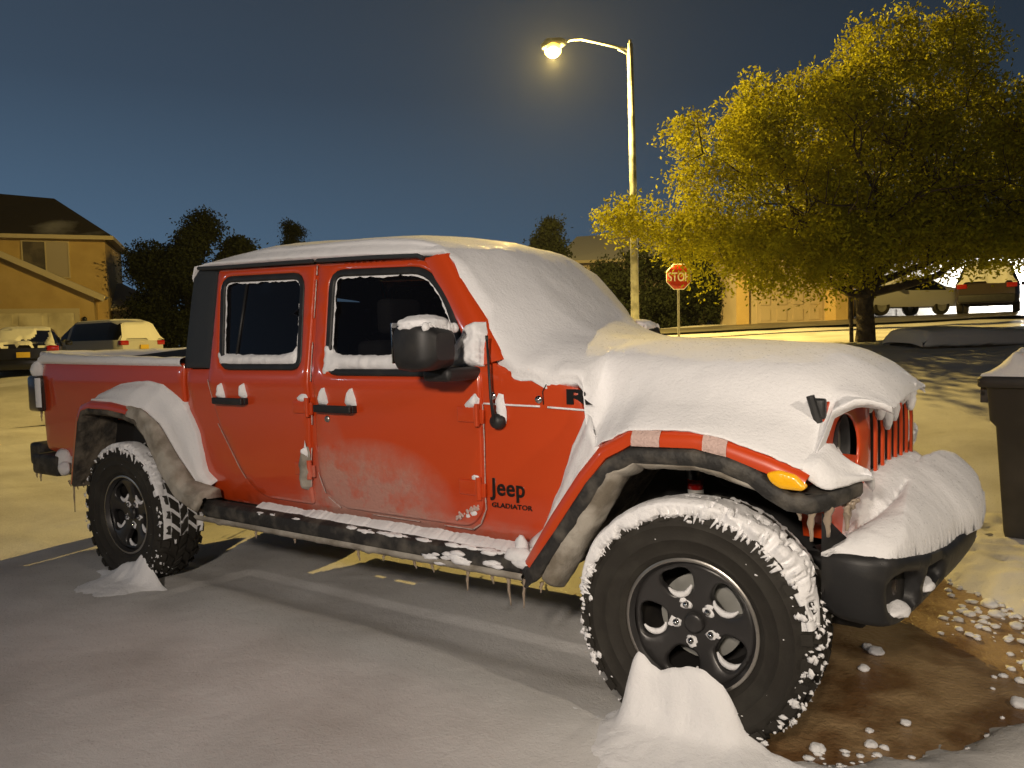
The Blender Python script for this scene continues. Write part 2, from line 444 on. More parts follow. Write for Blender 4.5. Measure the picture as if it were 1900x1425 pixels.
for s in (-1, 1):
    for nm, dr, wn in (('rear_door', door_r, win_r), ('front_door', door_f, win_f)):
        d = sheet(nm, dr, side(s, .004), M['red'], truck, holes=[scale_poly(wn, .018)], step=.05, r=.012, thick=.03)
        auto(d, 50)
        # window: black seal, glass
        g = sheet('window', scale_poly(wn, -.012), side(s, -.022), M['glass'] if nm == 'rear_door' else M['glass_clear'], d, step=.1, thick=.0)
        sheet('window_seal', scale_poly(wn, .021), side(s, .004), M['black'], d, holes=[scale_poly(wn, -.014)], step=.05, r=.008, thick=.03)
        hx, hz = ((-2.58, 1.115) if nm == 'rear_door' else (-1.785, 1.098))
        h = MB(); L = .125
        y0 = s * (.79 + .03)
        h.box((hx - L, min(y0, y0 + s * .022), hz - .018), (hx + L, max(y0, y0 + s * .022), hz + .018), 0, .008)
        h.box((hx - L, min(s * .78, y0), hz - .018), (hx - L + .05, max(s * .78, y0), hz + .018), 0, .006)
        h.box((hx + L - .05, min(s * .78, y0), hz - .018), (hx + L, max(s * .78, y0), hz + .018), 0, .006)
        h.build('handle', M['black'], d, ang=40)
        for zz in ((1.10, .79) if nm == 'front_door' else (1.10, .79)):
            hm = MB(); hinge(hm, -.952 if nm == 'front_door' else -1.99, zz, s); hm.build('hinge', M['red'], d, ang=40)
        if nm == 'front_door' and s < 0:
            k = MB(); k.lathe([(.0, .006), (.014, .006), (.017, 0)], (-1.86, -.796, 1.045), 16, axis='y', sgn=-1); k.build('key_lock', M['silver'], d)
        if nm == 'rear_door':
            k = MB(); zz_ = np.array([1.305, 1.77]); Q_, _n = side(s, -.018)(np.array([-2.59, -2.575]), zz_); k.tube([tuple(Q_[0]), tuple(Q_[1])], .007, 6)
            k.build('window_divider', M['black'], d)

# fender seams and cowl fasteners (dark creases with packed snow)
for s in (-1, 1):
    f = side(s, -.009)
    def crease(pts, w, mtl, nm):
        mb = MB(); P = dens(pts, .03, False); Q, N = f(P[:, 0], P[:, 1]); mb.tube([tuple(q) for q in Q], w, 6); mb.build(nm, mtl, truck)
    crease([(-.935, 1.145), (-.80, 1.142), (-.665, 1.14)], .0045, M['snow'], 'snow_filled_seam')
    crease([(-.63, 1.138), (-.55, 1.134), (-.46, 1.130)], .0045, M['snow'], 'snow_filled_seam')
    crease([(-.648, 1.148), (-.648, 1.20), (-.632, 1.228)], .0022, M['under'], 'panel_seam')
    crease([(-.95, 1.338), (-.845, 1.325)], .0022, M['under'], 'panel_seam')
    for bx, bz in ((-.885, 1.178), (-.668, 1.168)):
        P, N = f(np.array([bx]), np.array([bz])); p = P[0]
        mb = MB(); mb.lathe([(0, .012), (.006, .012), (.008, .008), (.008, .004), (.014, .006), (.016, 0)], (p[0], p[1], p[2]), 18, axis='y', sgn=s)
        mb.build('bolt', M['chrome'], truck)

# windshield frame under the snow
ws = MB()
ws.grid([[(-.87, y, 1.33) for y in np.linspace(-.74, .74, 7)], [(-1.20, y, 1.765) for y in np.linspace(-.66, .66, 7)]], 0)
ws.build('windshield', M['glass'], truck)
ap = MB()
for s in (-1, 1):
    ap.grid([[(-.965 + .02, s * .782, 1.30), (-1.30, s * .694, 1.772)], [(-.87, s * .790, 1.32), (-1.215, s * .705, 1.79)], [(-.83, s * .765, 1.33), (-1.185, s * .682, 1.795)], [(-.82, s * .70, 1.335), (-1.175, s * .62, 1.80)]])
ap.grid([[(-1.30, t, 1.815) for t in (-.66, 0, .66)], [(-1.225, t, 1.808) for t in (-.66, 0, .66)], [(-1.17, t, 1.765) for t in (-.66, 0, .66)]])
ap.build('windshield_frame', M['red'], truck)
cab = MB()
for y in (-.38, .38):
    for x in (-1.75, -2.6):
        cab.box((x - .09, y - .24, .75), (x + .09, y + .24, 1.42), 0, .05); cab.box((x - .05, y - .13, 1.45), (x + .05, y + .13, 1.63), 0, .04)
        cab.box((x, y - .25, .65), (x + .5, y + .25, .85), 0, .05)
cab.box((-1.2, -.7, .8), (-.95, .7, 1.25), 0, .05)
cab.lathe([(.17, -.015), (.185, 0), (.17, .015), (.155, 0), (.17, -.015)], (-1.30, .38, 1.18), 24, axis='x')
cab.build('seats', M['seat'], truck, ang=40)

# ---- fender flares
def sweep2(path, sec, s, mb, m=0, trim=1):
    """path (x,z), section [(y, n)] : y across, n along the outward normal of the arch"""
    P = dens(path, .04, False); T = np.gradient(P, axis=0); N = np.stack([-T[:, 1], T[:, 0]], 1); N /= np.linalg.norm(N, axis=1)[:, None]
    K = np.ones(5) / 5
    for c in (0, 1): N[2:-2, c] = np.convolve(N[:, c], K, 'valid')
    rows = []
    for i, (p, n) in enumerate(zip(P, N)):
        t = i / (len(P) - 1)
        if t > trim: break
        se = sec(t) if callable(sec) else sec
        rows.append([(p[0] + n[0] * d, s * y, p[1] + n[1] * d) for y, d in se])
    mb.grid(rows, m)
red_sec = [(.66, .03), (.80, .022), (.88, .012), (.912, .002), (.924, -.010), (.928, -.028), (.928, -.046), (.92, -.05), (.70, -.05)]
blk_sec = [(.90, -.044), (.930, -.044), (.938, -.050), (.941, -.060), (.939, -.082), (.930, -.094), (.90, -.096), (.62, -.10)]
for s in (-1, 1):
    mb = MB(); sweep2(front_arch, red_sec, s, mb)
    # nose of the flare: red top carried round to the grille
    tp = []
    for x0, z0, y1 in [(.20, 1.045, .90), (.30, 1.005, .90), (.385, .968, .905), (.43, .957, .88), (.475, .955, .80)]:
        tp.append([(x0, s * (y1 + (.60 - y1) * t), z0 + .04 * t) for t in np.linspace(0, 1, 6)])
    mb.grid(tp)
    mb.build('fender_flare', M['red'], truck, ang=50)
    mb = MB()
    pth = [(-.67, .90, .46), (-.618, .933, .505), (-.470, .936, .705), (-.355, .936, .870), (-.278, .936, .952), (-.20, .936, .994), (.03, .936, 1.000), (.12, .938, .988), (.215, .938, .955), (.268, .938, .915), (.33, .936, .882), (.395, .925, .878), (.43, .89, .882), (.47, .82, .893), (.505, .715, .905)]
    pp = dens([(a, c) for a, b, c in pth], .03, False)
    P3 = dens(pth, .03, False); T = np.gradient(P3, axis=0); T /= np.linalg.norm(T, axis=1)[:, None]
    rows = []
    for p, t in zip(P3, T):
        n = np.array([-t[2], 0, t[0]]) if abs(t[1]) < .5 else np.array([0, 0, 1.0])
        if abs(t[1]) >= .0:
            w = min(1, abs(t[1]) * 1.6); n = n * (1 - w) + np.array([0, 0, 1.0]) * w
        n /= np.linalg.norm(n); y = np.array([0, 1.0, 0]) * (1 - min(1, abs(t[1]) * 1.2)) + np.array([1.0, 0, 0]) * min(1, abs(t[1]) * 1.2); y /= np.linalg.norm(y)
        sec = [(-.10, -.03), (-.02, -.03), (-.003, -.024), (.004, -.012), (.004, .018), (-.003, .028), (-.02, .031), (-.10, .031)]
        rows.append([tuple(np.array([1, s, 1]) * (p + y * a + n * b)) for a, b in sec])
    mb.grid(rows)
    mb.build('flare_trim', M['blackdirt'], truck, ang=50)
    mb = MB(); sweep2(rear_arch, [(.74, .06), (.82, .03), (.88, .012), (.912, .002), (.924, -.010), (.928, -.026), (.928, -.038), (.92, -.042), (.70, -.042)], s, mb, trim=.88)
    mb.build('fender_flare', M['red'], truck, ang=50)
    mb = MB(); sweep2(rear_arch, [(.89, -.036), (.925, -.036), (.934, -.046), (.934, -.066), (.925, -.074), (.62, -.078)], s, mb)
    mb.build('flare_trim', M['liner'], truck, ang=50)
    # liners
    mb = MB(); sweep2(front_arch, [(.93, -.085), (.90, -.10), (.80, -.11), (.40, -.12), (.40, -.22)], s, mb); mb.build('wheel_liner', M['liner'] , truck)
    mb = MB(); sweep2(rear_arch, [(.925, -.070), (.88, -.085), (.42, -.09), (.42, -.22)], s, mb, trim=.90); mb.build('wheel_liner', M['liner'], truck)
    # amber side marker
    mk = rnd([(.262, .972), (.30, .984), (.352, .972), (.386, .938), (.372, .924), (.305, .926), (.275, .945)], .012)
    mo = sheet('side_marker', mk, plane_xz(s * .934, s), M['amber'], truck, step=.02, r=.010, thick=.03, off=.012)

# ---- grille
def gx(y): return .512 + .14 * y - .05 * y * y - 1.0 * np.maximum(0, y - .25) ** 2
def grille_surf(u, v):
    x = gx(u) - .10 * np.clip(v - 1.02, 0, 1) ** 1.3 - .02 * np.clip(.8 - v, 0, 1)
    N = np.stack([np.ones_like(u), -(.14 - .10 * u), .08 * np.ones_like(u)], 1); N /= np.linalg.norm(N, axis=1)[:, None]
    return np.stack([x, u, v], 1), N
slots = [rnd([(y - .029, .80), (y + .029, .80), (y + .029, 1.135), (y - .029, 1.135)], .022) for y in [(k - 3) * .084 for k in range(7)]]
hl = [[(sy * .515 + .118 * math.cos(a), 1.005 + .118 * math.sin(a)) for a in np.linspace(0, 2 * PI, 33)[:-1]] for sy in (-1, 1)]
gr_out = rnd([(-.70, .93), (-.71, 1.06), (-.68, 1.17), (-.5, 1.205), (.5, 1.205), (.68, 1.17), (.71, 1.06), (.70, .93), (.62, .70), (.56, .665), (-.56, .665), (-.62, .70)], [.05, .05, .06, .05, .05, .06, .05, .05, .05, .03, .03, .05])
gr = sheet('grille', gr_out, grille_surf, M['red'], truck, holes=slots + hl, step=.05, r=.006, thick=.010); auto(gr, 60)
mb = MB(); mb.grid([[(gx(y) - .022 - .10 * max(0, z - 1.02) ** 1.3, y, z) for y in np.linspace(-.35, .35, 9)] for z in (.76, 1.02, 1.09, 1.16)]); mb.build('radiator', M['under'], gr)
for sy in (-1, 1):
    y0 = sy * .515; x0 = gx(y0)
    hm = MB(); hm.lathe([(.119, -.01), (.112, -.03), (.104, -.055), (.100, -.07)], (x0, y0, 1.005), 40, axis='x')
    h = hm.build('headlight', M['black'], truck)
    hm = MB(); hm.lathe([(.100, -.075), (.099, -.055), (.085, -.046), (.05, -.038), (0, -.034)], (x0, y0, 1.005), 40, axis='x'); hm.build('lens', M['lens'], h)
    hm = MB(); hm.lathe([(.101, -.052), (.105, -.046), (.101, -.04), (.096, -.045), (.101, -.052)], (x0, y0, 1.005), 40, axis='x'); hm.build('bezel', M['silver'], h)
    # hood latch
    lm = MB(); lm.box((.345, min(sy * .66, sy * .70), 1.12), (.39, max(sy * .66, sy * .70), 1.19), 0, .012); lm.tube([(.37, sy * .70, 1.11), (.345, sy * .705, 1.20)], .014, 8)
    lm.build('hood_latch', M['black'], truck, ang=40)
# side of the radiator support in red, inside the flare
for s in (-1, 1):
    mb = MB(); mb.grid([[(gx(s * .70) - .01, s * .70, .93), (gx(s * .62) - .01, s * .62, .70)], [(.30, s * .69, .93), (.30, s * .60, .70)]]); mb.build('grille_side', M['red'], gr)

# ---- front bumper: plan curve, param = length along it
BP = cr_(np.array([(.40, -.80), (.47, -.825), (.55, -.822), (.605, -.785), (.645, -.68), (.69, -.48), (.735, -.22), (.765, 0), (.785, .2), (.795, .42), (.78, .60), (.73, .74), (.64, .815), (.54, .825), (.46, .80)]), 8)
BS = np.concatenate([[0], np.cumsum(np.linalg.norm(np.diff(BP, axis=0), axis=1))])
S0 = float(np.interp(0, BP[:, 1], BS))
def bplan(u): return np.interp(u + S0, BS, BP[:, 0]), np.interp(u + S0, BS, BP[:, 1])
def bx(y, k=0): return float(np.interp(y, BP[6:-6, 1], BP[6:-6, 0])) + k
def bump_surf(u, v):
    x, y = bplan(u); xa, ya = bplan(u - .01); xb, yb = bplan(u + .01)
    N = np.stack([yb - ya, -(xb - xa), -.002 * np.ones_like(u)], 1); N /= np.linalg.norm(N, axis=1)[:, None] + 1e-9
    k = .16 * np.clip(.60 - v, 0, 1)
    return np.stack([x - k * N[:, 0], y - k * N[:, 1], v], 1), N
bo = rnd([(-1.13, .70), (-1.06, .715), (-.80, .71), (-.52, .665), (-.25, .635), (.25, .635), (.52, .665), (.80, .71), (1.06, .715), (1.12, .70), (1.10, .55), (1.00, .490), (.70, .470), (.45, .492), (.25, .505), (-.25, .505), (-.45, .492), (-.70, .470), (-1.00, .490), (-1.11, .55)], .03)
bh = []
for sg in (-1, 1):
    bh += [rnd([(sg * .58, .615), (sg * .74, .645), (sg * .82, .63), (sg * .80, .53), (sg * .70, .495), (sg * .58, .51)], .035), rnd([(sg * .33, .60), (sg * .53, .612), (sg * .53, .52), (sg * .42, .525), (sg * .33, .55)], .03)]
bmp = sheet('front_bumper', bo, bump_surf, M['black'], truck, holes=bh, step=.05, r=.028, thick=.12); auto(bmp, 60)
mb = MB(); us = np.linspace(-1.02, 1.02, 50); xx, yy_ = bplan(us)
mb.grid([[(x - .11 * (1 if abs(y) < .6 else .4), y * (.88 if abs(y) > .6 else 1), z) for x, y in zip(xx, yy_)] for z in (.48, .62)])
ztp = np.interp(np.abs(us), [.25, .52, .8, 1.06], [.635, .665, .71, .715]) - .012
mb.grid([[(x - .01, y * .99, z) for x, y, z in zip(xx, yy_, ztp)], [(.36, y * .9, z) for y, z in zip(yy_, ztp)]])
mb.box((.34, -.50, .52), (.62, -.38, .66), 0, .01); mb.box((.34, .38, .52), (.62, .50, .66), 0, .01)
mb.build('bumper_core', M['under'], bmp)
for sg in (-1, 1):
    mb = MB(); mb.lathe([(.05, -.03), (.045, 0), (.03, .006), (0, .01)], (bx(sg * .58) - .08, sg * .60, .575), 24, axis='x'); mb.build('fog_light', M['smoke'], bmp)
mb = MB(); mb.box((.30, -.60, .40), (.50, .60, .45), 0, .02); mb.build('skid_plate', M['under'], truck, ang=40)

# ---- rear bumper, tail lights
mb = MB()
mb.box((-4.90, -.80, .60), (-4.72, .80, .76), 0, .03); mb.box((-4.74, -.86, .56), (-4.40, -.66, .70), 0, .03); mb.box((-4.74, .66, .56), (-4.40, .86, .70), 0, .03)
mb.build('rear_bumper', M['blackdirt'], truck, ang=40)
for s in (-1, 1):
    mb = MB(); mb.box((-4.80, min(s * .70, s * .835), .985), (-4.64, max(s * .70, s * .835), 1.235), 0, .03)
    mb.box((-4.815, min(s * .72, s * .82), 1.01), (-4.78, max(s * .72, s * .82), 1.21), 0, .015)
    mb.build('tail_light', M['smoke'], truck, ang=40)

# ---- rock rails
for s in (-1, 1):
    mb = MB(); P = [(-2.88, .80, .520), (-2.78, .855, .516), (-.80, .855, .500), (-.72, .84, .502)]
    rows = []
    for p in dens(P, .1, False):
        rows.append([(p[0], s * (p[1] + a), p[2] + b) for a, b in [(-.06, .045), (-.01, .05), (.015, .035), (.022, 0), (.015, -.030), (-.01, -.045), (-.08, -.040)]])
    mb.grid(rows)
    for x in (-2.5, -1.7, -.95): mb.box((x - .03, min(s * .45, s * .82), .46), (x + .03, max(s * .45, s * .82), .49))
    mb.build('rock_rail', M['blackdirt'], truck, ang=45)

# ---- mirrors
for s in (-1, 1):
    hs = MB(); rows = []
    for x, k in [(-1.125, .80), (-1.105, .95), (-1.06, 1.0), (-1.0, .98), (-.955, .86), (-.93, .55)]:
        row = []
        for a in np.linspace(0, 2 * PI, 33)[:-1]:
            c, sn = math.cos(a), math.sin(a); e = .42
            yy = .118 * k * np.sign(c) * abs(c) ** e; zz = .105 * k * np.sign(sn) * abs(sn) ** e
            row.append((x + .10 * yy, s * (1.03 + yy), 1.388 + zz * .92))
        rows.append(row)
    hs.grid(rows, 0, True)
    hs.add(rows[0], [tuple(range(32))]); hs.add(rows[-1], [tuple(range(32))])
    mr = hs.build('side_mirror', M['black'], truck, ang=60)
    gm = MB(); gm.box((-1.130, min(s * .935, s * 1.12), 1.325), (-1.124, max(s * .935, s * 1.12), 1.485), 0, .002); gm.build('mirror_glass', M['chrome'], mr)
    bmk = MB(); bmk.box((-1.09, min(s * .76, s * .99), 1.245), (-.95, max(s * .76, s * .99), 1.300), 0, .022); bmk.build('bracket', M['black'], mr, ang=50)
# ---- antenna on the passenger cowl
an = MB(); Pn, _ = side(-1)(np.array([-.856]), np.array([1.075])); p = Pn[0]
an.lathe([(0, .035), (.015, .034), (.028, .026), (.034, .010), (.035, 0)], tuple(p), 24, axis='y', sgn=-1)
an.tube([(p[0], p[1] - .032, p[2] + .0), (p[0] - .012, p[1] - .036, p[2] + .10), (p[0] - .035, p[1] - .02, p[2] + .345)], [.0085, .006, .005], 8)
an.tube([(p[0] - .034, p[1] - .021, p[2] + .33), (p[0] - .036, p[1] - .0195, p[2] + .352)], [.006, .007], 8)
an.build('antenna', M['black'], truck)

# ---- badges
def text(body_, size, loc, rot, mtl, parent, name, ext=.002, off=0, sx=1, sp=1, sy=1):
    c = bpy.data.curves.new(name, 'FONT'); c.body = body_; c.size = size; c.extrude = ext; c.offset = off; c.space_character = sp
    t = bpy.data.objects.new('tmp', c); C.objects.link(t); bpy.context.view_layer.update()
    me = bpy.data.meshes.new_from_object(t.evaluated_get(bpy.context.evaluated_depsgraph_get()))
    bpy.data.objects.remove(t); me.materials.clear(); me.materials.append(mtl)
    o = bpy.data.objects.new(name, me); C.objects.link(o); o.parent = parent
    o.location = loc; o.rotation_euler = rot; o.scale = (sx, sy, 1)
    return o
for s in (-1, 1):
    rz = 0 if s < 0 else PI
    x0 = -.905 if s < 0 else -.71
    def yy(x, z): return s * (float(half_width(x, z)) - .009)
    ang = math.atan2(.10 * 1.5 / 1.4 * .3, 1) * (1 if s < 0 else -1)
    text('Jeep', .100, (x0, yy(x0, .77) + s * .001, .765), (PI / 2, 0, rz + .045 * (1 if s < 0 else -1)), M['decal'], truck, 'badge', .003, .0016, .90, 1.06)
    text('GLADIATOR', .033, (x0 - .003 * (1 if s < 0 else -1), yy(x0, .73) + s * .001, .712), (PI / 2, 0, rz + .045 * (1 if s < 0 else -1)), M['decal'], truck, 'badge', .002, .0004, 1.02, 1.05, .85)
text('R', .078, (-.550, -(float(half_width(-.5, 1.18)) - .006), 1.155), (PI / 2, 0, .055), M['decal'], truck, 'badge', .002, .003, 2.2)

# ---- wheels
def wheel_parts(cx, sgn, seed, parent, rot=0.0):
    """wheel centred on (cx, sgn*.80, .42)"""
    rg = random.Random(seed); cy = sgn * .80; cz = .42
    t = MB()
    half = [(.232, .100), (.240, .118), (.250, .123), (.256, .129), (.262, .1285), (.266, .1285), (.300, .1375), (.303, .1405), (.309, .1405), (.312, .139), (.345, .142), (.352, .1445), (.358, .1415), (.375, .137), (.392, .128), (.402, .112), (.406, .06), (.407, 0)]
    prof = half + [(r, -y) for r, y in half[-2::-1]]
    t.lathe(prof, (cx, cy, cz), 96)
    def blk(a0, a1, y0, y1, skew=0.0, r0=.398, r1=.4205, side_=None):
        vs = []
        for r, k in ((r0, 1), (r1, .86)):
            am = (a0 + a1) / 2; ym = (y0 + y1) / 2
            for a, y in ((a0, y0), (a1, y0), (a1, y1), (a0, y1)):
                aa = am + (a - am) * k + skew * (y - ym); y2 = ym + (y - ym) * k
                rr = r
                if side_: rr = r - (.022 if abs(y) > .125 else (.004 if abs(y) > .115 else 0))
                vs.append((cx + rr * math.cos(aa), cy + y2, cz + rr * math.sin(aa)))
        t.add(vs, [(0, 1, 5, 4), (1, 2, 6, 5), (2, 3, 7, 6), (3, 0, 4, 7), (4, 5, 6, 7)])
    n = 30; da = 2 * PI / n
    for i in range(n):
        for k, (ys, off) in enumerate(((1, 0), (-1, .5))):
            a = (i + off) * da; w = da * (.34 if i % 2 else .28)
            o = .137 if i % 2 else .130
            y0, y1 = (.083, o) if ys > 0 else (-o, -.083)
            blk(a - w, a + w, y0, y1, .6 * ys, side_=True)
            # shoulder lug on the sidewall
            ysd = ys * .1385
            vs = []
            for r, y in ((.405, ys * .128), (.372, ys * .1365), (.372, ys * .1455), (.405, ys * .137)):
                for aa in (a - w * .8, a + w * .8): vs.append((cx + r * math.cos(aa), cy + y, cz + r * math.sin(aa)))
            t.add(vs, [(0, 1, 3, 2), (2, 3, 5, 4), (4, 5, 7, 6), (6, 7, 1, 0), (0, 2, 4, 6), (1, 3, 5, 7)])
        a = i * da
        blk(a - da * .41, a + da * .38, .026, .078, -2.0); blk(a + da * .12, a + da * .90, -.021, .023, 2.4); blk(a - da * .38, a + da * .41, -.078, -.026, -2.0)
    t.build('tyre', M['rubber'], parent, ang=40)
    # rim: dish face with five pockets
    rm = MB(); yo = sgn * .055
    def face(u, v):
        r = np.hypot(u, v); d = .062 + .030 * np.clip(r / .2, 0, 1) ** 2 - .012 * np.exp(-(r / .05) ** 2) * 0
        th = np.arctan2(v, u); d = d + .006 * np.cos(5 * (th - math.radians(74) - rot)) * np.clip((r - .06) / .1, 0, 1)
        N = np.stack([-.25 * u / .2, np.full_like(u, sgn), -.25 * v / .2], 1); N /= np.linalg.norm(N, axis=1)[:, None]
        return np.stack([cx + u, cy + sgn * d, cz + v], 1), N
    pk = []
    pang = [math.radians(a) + rot for a in (112, 40, -32, -104, 184)]
    for a in pang:
        poly = []
        for r, w in ((.100, .030), (.118, .047), (.158, .062), (.183, .052), (.192, .028)):
            poly.append((r, w))
        full = [(r, w) for r, w in poly] + [(r, -w) for r, w in poly[::-1]]
        pk.append(rnd([(r * math.cos(a) - w * math.sin(a), r * math.sin(a) + w * math.cos(a)) for r, w in full], .015, 3))
    circ = [(.214 * math.cos(a), .214 * math.sin(a)) for a in np.linspace(0, 2 * PI, 65)[:-1]]
    sheet('', circ, face, None, holes=pk, step=.022, r=.010, thick=.035, mb=rm)
    rm.lathe([(.234, .103), (.236, .112), (.231, .1155), (.224, .1145)], (cx, cy, cz), 72, 1, sgn=sgn)
    rm.lathe([(.224, .114), (.219, .100), (.213, .090)], (cx, cy, cz), 72, 0, sgn=sgn)
    rm.lathe([(.21, .085), (.205, .02), (.19, -.09), (.05, -.09)], (cx, cy, cz), 48, 2, sgn=sgn)
    rm.lathe([(.15, -.02), (.15, -.005), (.06, .0), (.0, .0)], (cx, cy, cz), 40, 3, sgn=sgn)
    ri = rm.build('rim', [M['rim'], M['silver'], M['under'], M['steel']], parent, ang=50)
    hc = MB(); hc.lathe([(.036, .070), (.034, .080), (.026, .084), (0, .085)], (cx, cy, cz), 32, sgn=sgn); hc.build('hub_cap', M['rim'], parent)
    for a in pang:
        lx, lz = cx + .0665 * math.cos(a + .06), cz + .0665 * math.sin(a + .06)
        nb = MB(); nb.lathe([(.0115, .055), (.0115, .074), (.009, .080), (0, .083)], (lx, cy, lz), 8, sgn=sgn); nb.build('lug_nut', M['chrome'], parent)
    return pang

wheels = {}
for cx in (R2, R1):
    for s in (-1, 1):
        w = bpy.data.objects.new('wheel', None); C.objects.link(w); w.parent = truck
        wheels[(cx, s)] = (w, wheel_parts(cx, s, int(cx * 10) + s, w, 0 if cx == 0 else .25))
# shock and spring seen above the front tyre
for s in (-1, 1):
    mb = MB(); mb.tube([(-.10, s * .56, .62), (-.10, s * .57, .83)], .030, 16); mb.build('shock_absorber', M['steel'], truck)
    mb = MB(); mb.tube([(-.10, s * .571, .825), (-.10, s * .572, .865)], .0315, 16); mb.build('shock_band', M['redlens'], truck)
    mb = MB(); mb.tube([(-.10, s * .572, .865), (-.10, s * .58, .99)], .033, 16); mb.build('shock_top', M['decal'], truck)
    mb = MB(); h = [(.07 * math.cos(t) + .03, s * (.44 + .07 * math.sin(t)), .50 + t * .0125) for t in np.linspace(0, 10 * PI, 120)]
    mb.tube(h, .010, 8); mb.build('coil_spring', M['under'], truck)

# ================================================================== SNOW ON THE TRUCK
def nz(x, y, z, f, s=0): return noise.noise(Vector((x * f, y * f, z * f + s)))
def fbm(x, y, z, f, s=0): return nz(x, y, z, f, s) + .5 * nz(x, y, z, f * 2.1, s + 5) + .25 * nz(x, y, z, f * 4.3, s + 11)

# x, zc, z at y=.35, z at y=.60, edge y, edge z
ST = np.array([
 (-3.075, 1.80, 1.79, 1.77, .66, 1.76), (-3.07, 1.88, 1.87, 1.84, .675, 1.80), (-3.03, 1.945, 1.935, 1.885, .685, 1.855), (-2.90, 1.985, 1.965, 1.905, .690, 1.866), (-2.5, 2.005, 1.985, 1.928, .692, 1.858),
 (-2.0, 1.995, 1.972, 1.925, .690, 1.842), (-1.65, 1.965, 1.945, 1.908, .686, 1.825), (-1.42, 1.935, 1.918, 1.885, .680, 1.812), (-1.30, 1.912, 1.897, 1.860, .665, 1.805), (-1.22, 1.890, 1.877, 1.830, .665, 1.80), (-1.14, 1.855, 1.845, 1.790, .690, 1.745),
 (-1.05, 1.785, 1.765, 1.695, .715, 1.590), (-.95, 1.685, 1.665, 1.58, .735, 1.425), (-.857, 1.590, 1.57, 1.475, .763, 1.285), (-.78, 1.515, 1.497, 1.405, .778, 1.247), (-.70, 1.465, 1.45, 1.385, .778, 1.240), (-.62, 1.435, 1.418, 1.375, .772, 1.205),
 (-.58, 1.42, 1.41, 1.365, .768, 1.232), (-.50, 1.408, 1.396, 1.345, .764, 1.240), (-.475, 1.405, 1.392, 1.335, .768, 1.21), (-.462, 1.402, 1.39, 1.33, .774, 1.14), (-.44, 1.402, 1.39, 1.33, .80, 1.06), (-.405, 1.40, 1.388, 1.325, .850, .985), (-.33, 1.395, 1.382, 1.318, .885, 1.030), (-.22, 1.390, 1.376, 1.312, .902, 1.082),
 (0, 1.382, 1.368, 1.305, .905, 1.090), (.12, 1.378, 1.362, 1.300, .905, 1.072), (.25, 1.368, 1.35, 1.285, .902, 1.030), (.34, 1.355, 1.335, 1.262, .902, .992), (.365, 1.345, 1.325, 1.245, .895, .985), (.382, 1.338, 1.318, 1.237, .86, .985), (.398, 1.332, 1.310, 1.228, .77, 1.06),
 (.412, 1.322, 1.302, 1.220, .69, 1.14), (.47, 1.290, 1.27, 1.205, .64, 1.175), (.505, 1.262, 1.24, 1.19, .61, 1.175), (.535, 1.235, 1.21, 1.18, .59, 1.165), (.560, 1.20, 1.18, 1.165, .57, 1.155), (.572, 1.165, 1.155, 1.15, .55, 1.145)])
def cr(P, n):
    P = np.vstack([2 * P[0] - P[1], P, 2 * P[-1] - P[-2]]); out = []
    for i in range(1, len(P) - 2):
        for t in np.arange(n) / n:
            out.append(.5 * ((2 * P[i]) + (-P[i - 1] + P[i + 1]) * t + (2 * P[i - 1] - 5 * P[i] + 4 * P[i + 1] - P[i + 2]) * t * t + (-P[i - 1] + 3 * P[i] - 3 * P[i + 1] + P[i + 2]) * t ** 3))
    out.append(P[-2]); return np.array(out)
xs = []
for a, b in zip(ST[:-1, 0], ST[1:, 0]): xs += list(np.linspace(a, b, max(2, int((b - a) / .022)) + 1)[:-1])
xs.append(ST[-1, 0]); xs = np.array(xs)
cols = [np.interp(xs, ST[:, 0], ST[:, k]) for k in range(6)]
def smo(a, w):                                # smooth along x (resampled uniformly)
    X = np.linspace(xs[0], xs[-1], 1400); A = np.interp(X, xs, a); k = int(w / (X[1] - X[0])); K = np.hanning(2 * k + 3); K /= K.sum()
    Ap = np.pad(A, k + 1, mode='edge'); return np.interp(xs, X, np.convolve(Ap, K, 'valid'))
mid = (xs > -3.0) & (xs < .5)
for k in (1, 2, 3): cols[k] = np.where(mid, smo(cols[k], .05), cols[k])
rows = []
for i, x in enumerate(xs):
    zc, z2, z1, ye, ze = [cols[k][i] for k in range(1, 6)]
    j = (.008 * fbm(x, 1, 0, 9) + .005 * nz(x, 3, 0, 40)) if -1.3 < x < -.2 else .003 * fbm(x, 1, 0, 20)
    ye2, ze2 = ye, ze + j * 1.2
    y1 = min(.60, ye - .06)
    sh = .45 if x < -1.28 else .25
    fy = .62
    if -.95 < x < -.465: fy, sh = .90, .50
    if x >= -.465: fy, sh = .50, (.58 if x < .42 else .4); y1 = min(.57, ye - .06)
    H = np.array([(0, zc), (.18, zc * .72 + z2 * .28), (.35, z2), (y1, z1), (y1 + (ye2 - y1) * fy, z1 + (ze2 - z1) * sh), (ye2, ze2 + .012), (ye2 - .006, ze2 - .006), (ye2 - .035, ze2 - .02)])
    c = cr(H, 9)
    row = [(x, -p[0], p[1]) for p in c[::-1]] + [(x, p[0], p[1]) for p in c[1:]]
    r2 = []
    for q in row:
        a = .0045 * fbm(q[0], q[1], q[2], 4.5, 3) + .0022 * nz(q[0], q[1], q[2], 45, 1)
        if q[0] < -1.3: a *= .6
        fall = min(1, max(0, (abs(ye) - abs(q[1])) / .08)); bigf = .012 * nz(q[0], q[1], 0, 2.2, 8) * fall
        r2.append((q[0] + (.004 * nz(q[0], q[1], q[2], 30, 6) if x > .5 else 0), q[1], q[2] + a + bigf))
    rows.append(r2)
mb = MB(); mb.grid(rows); kd = mb.build('snow_cover', M['snow'], truck)

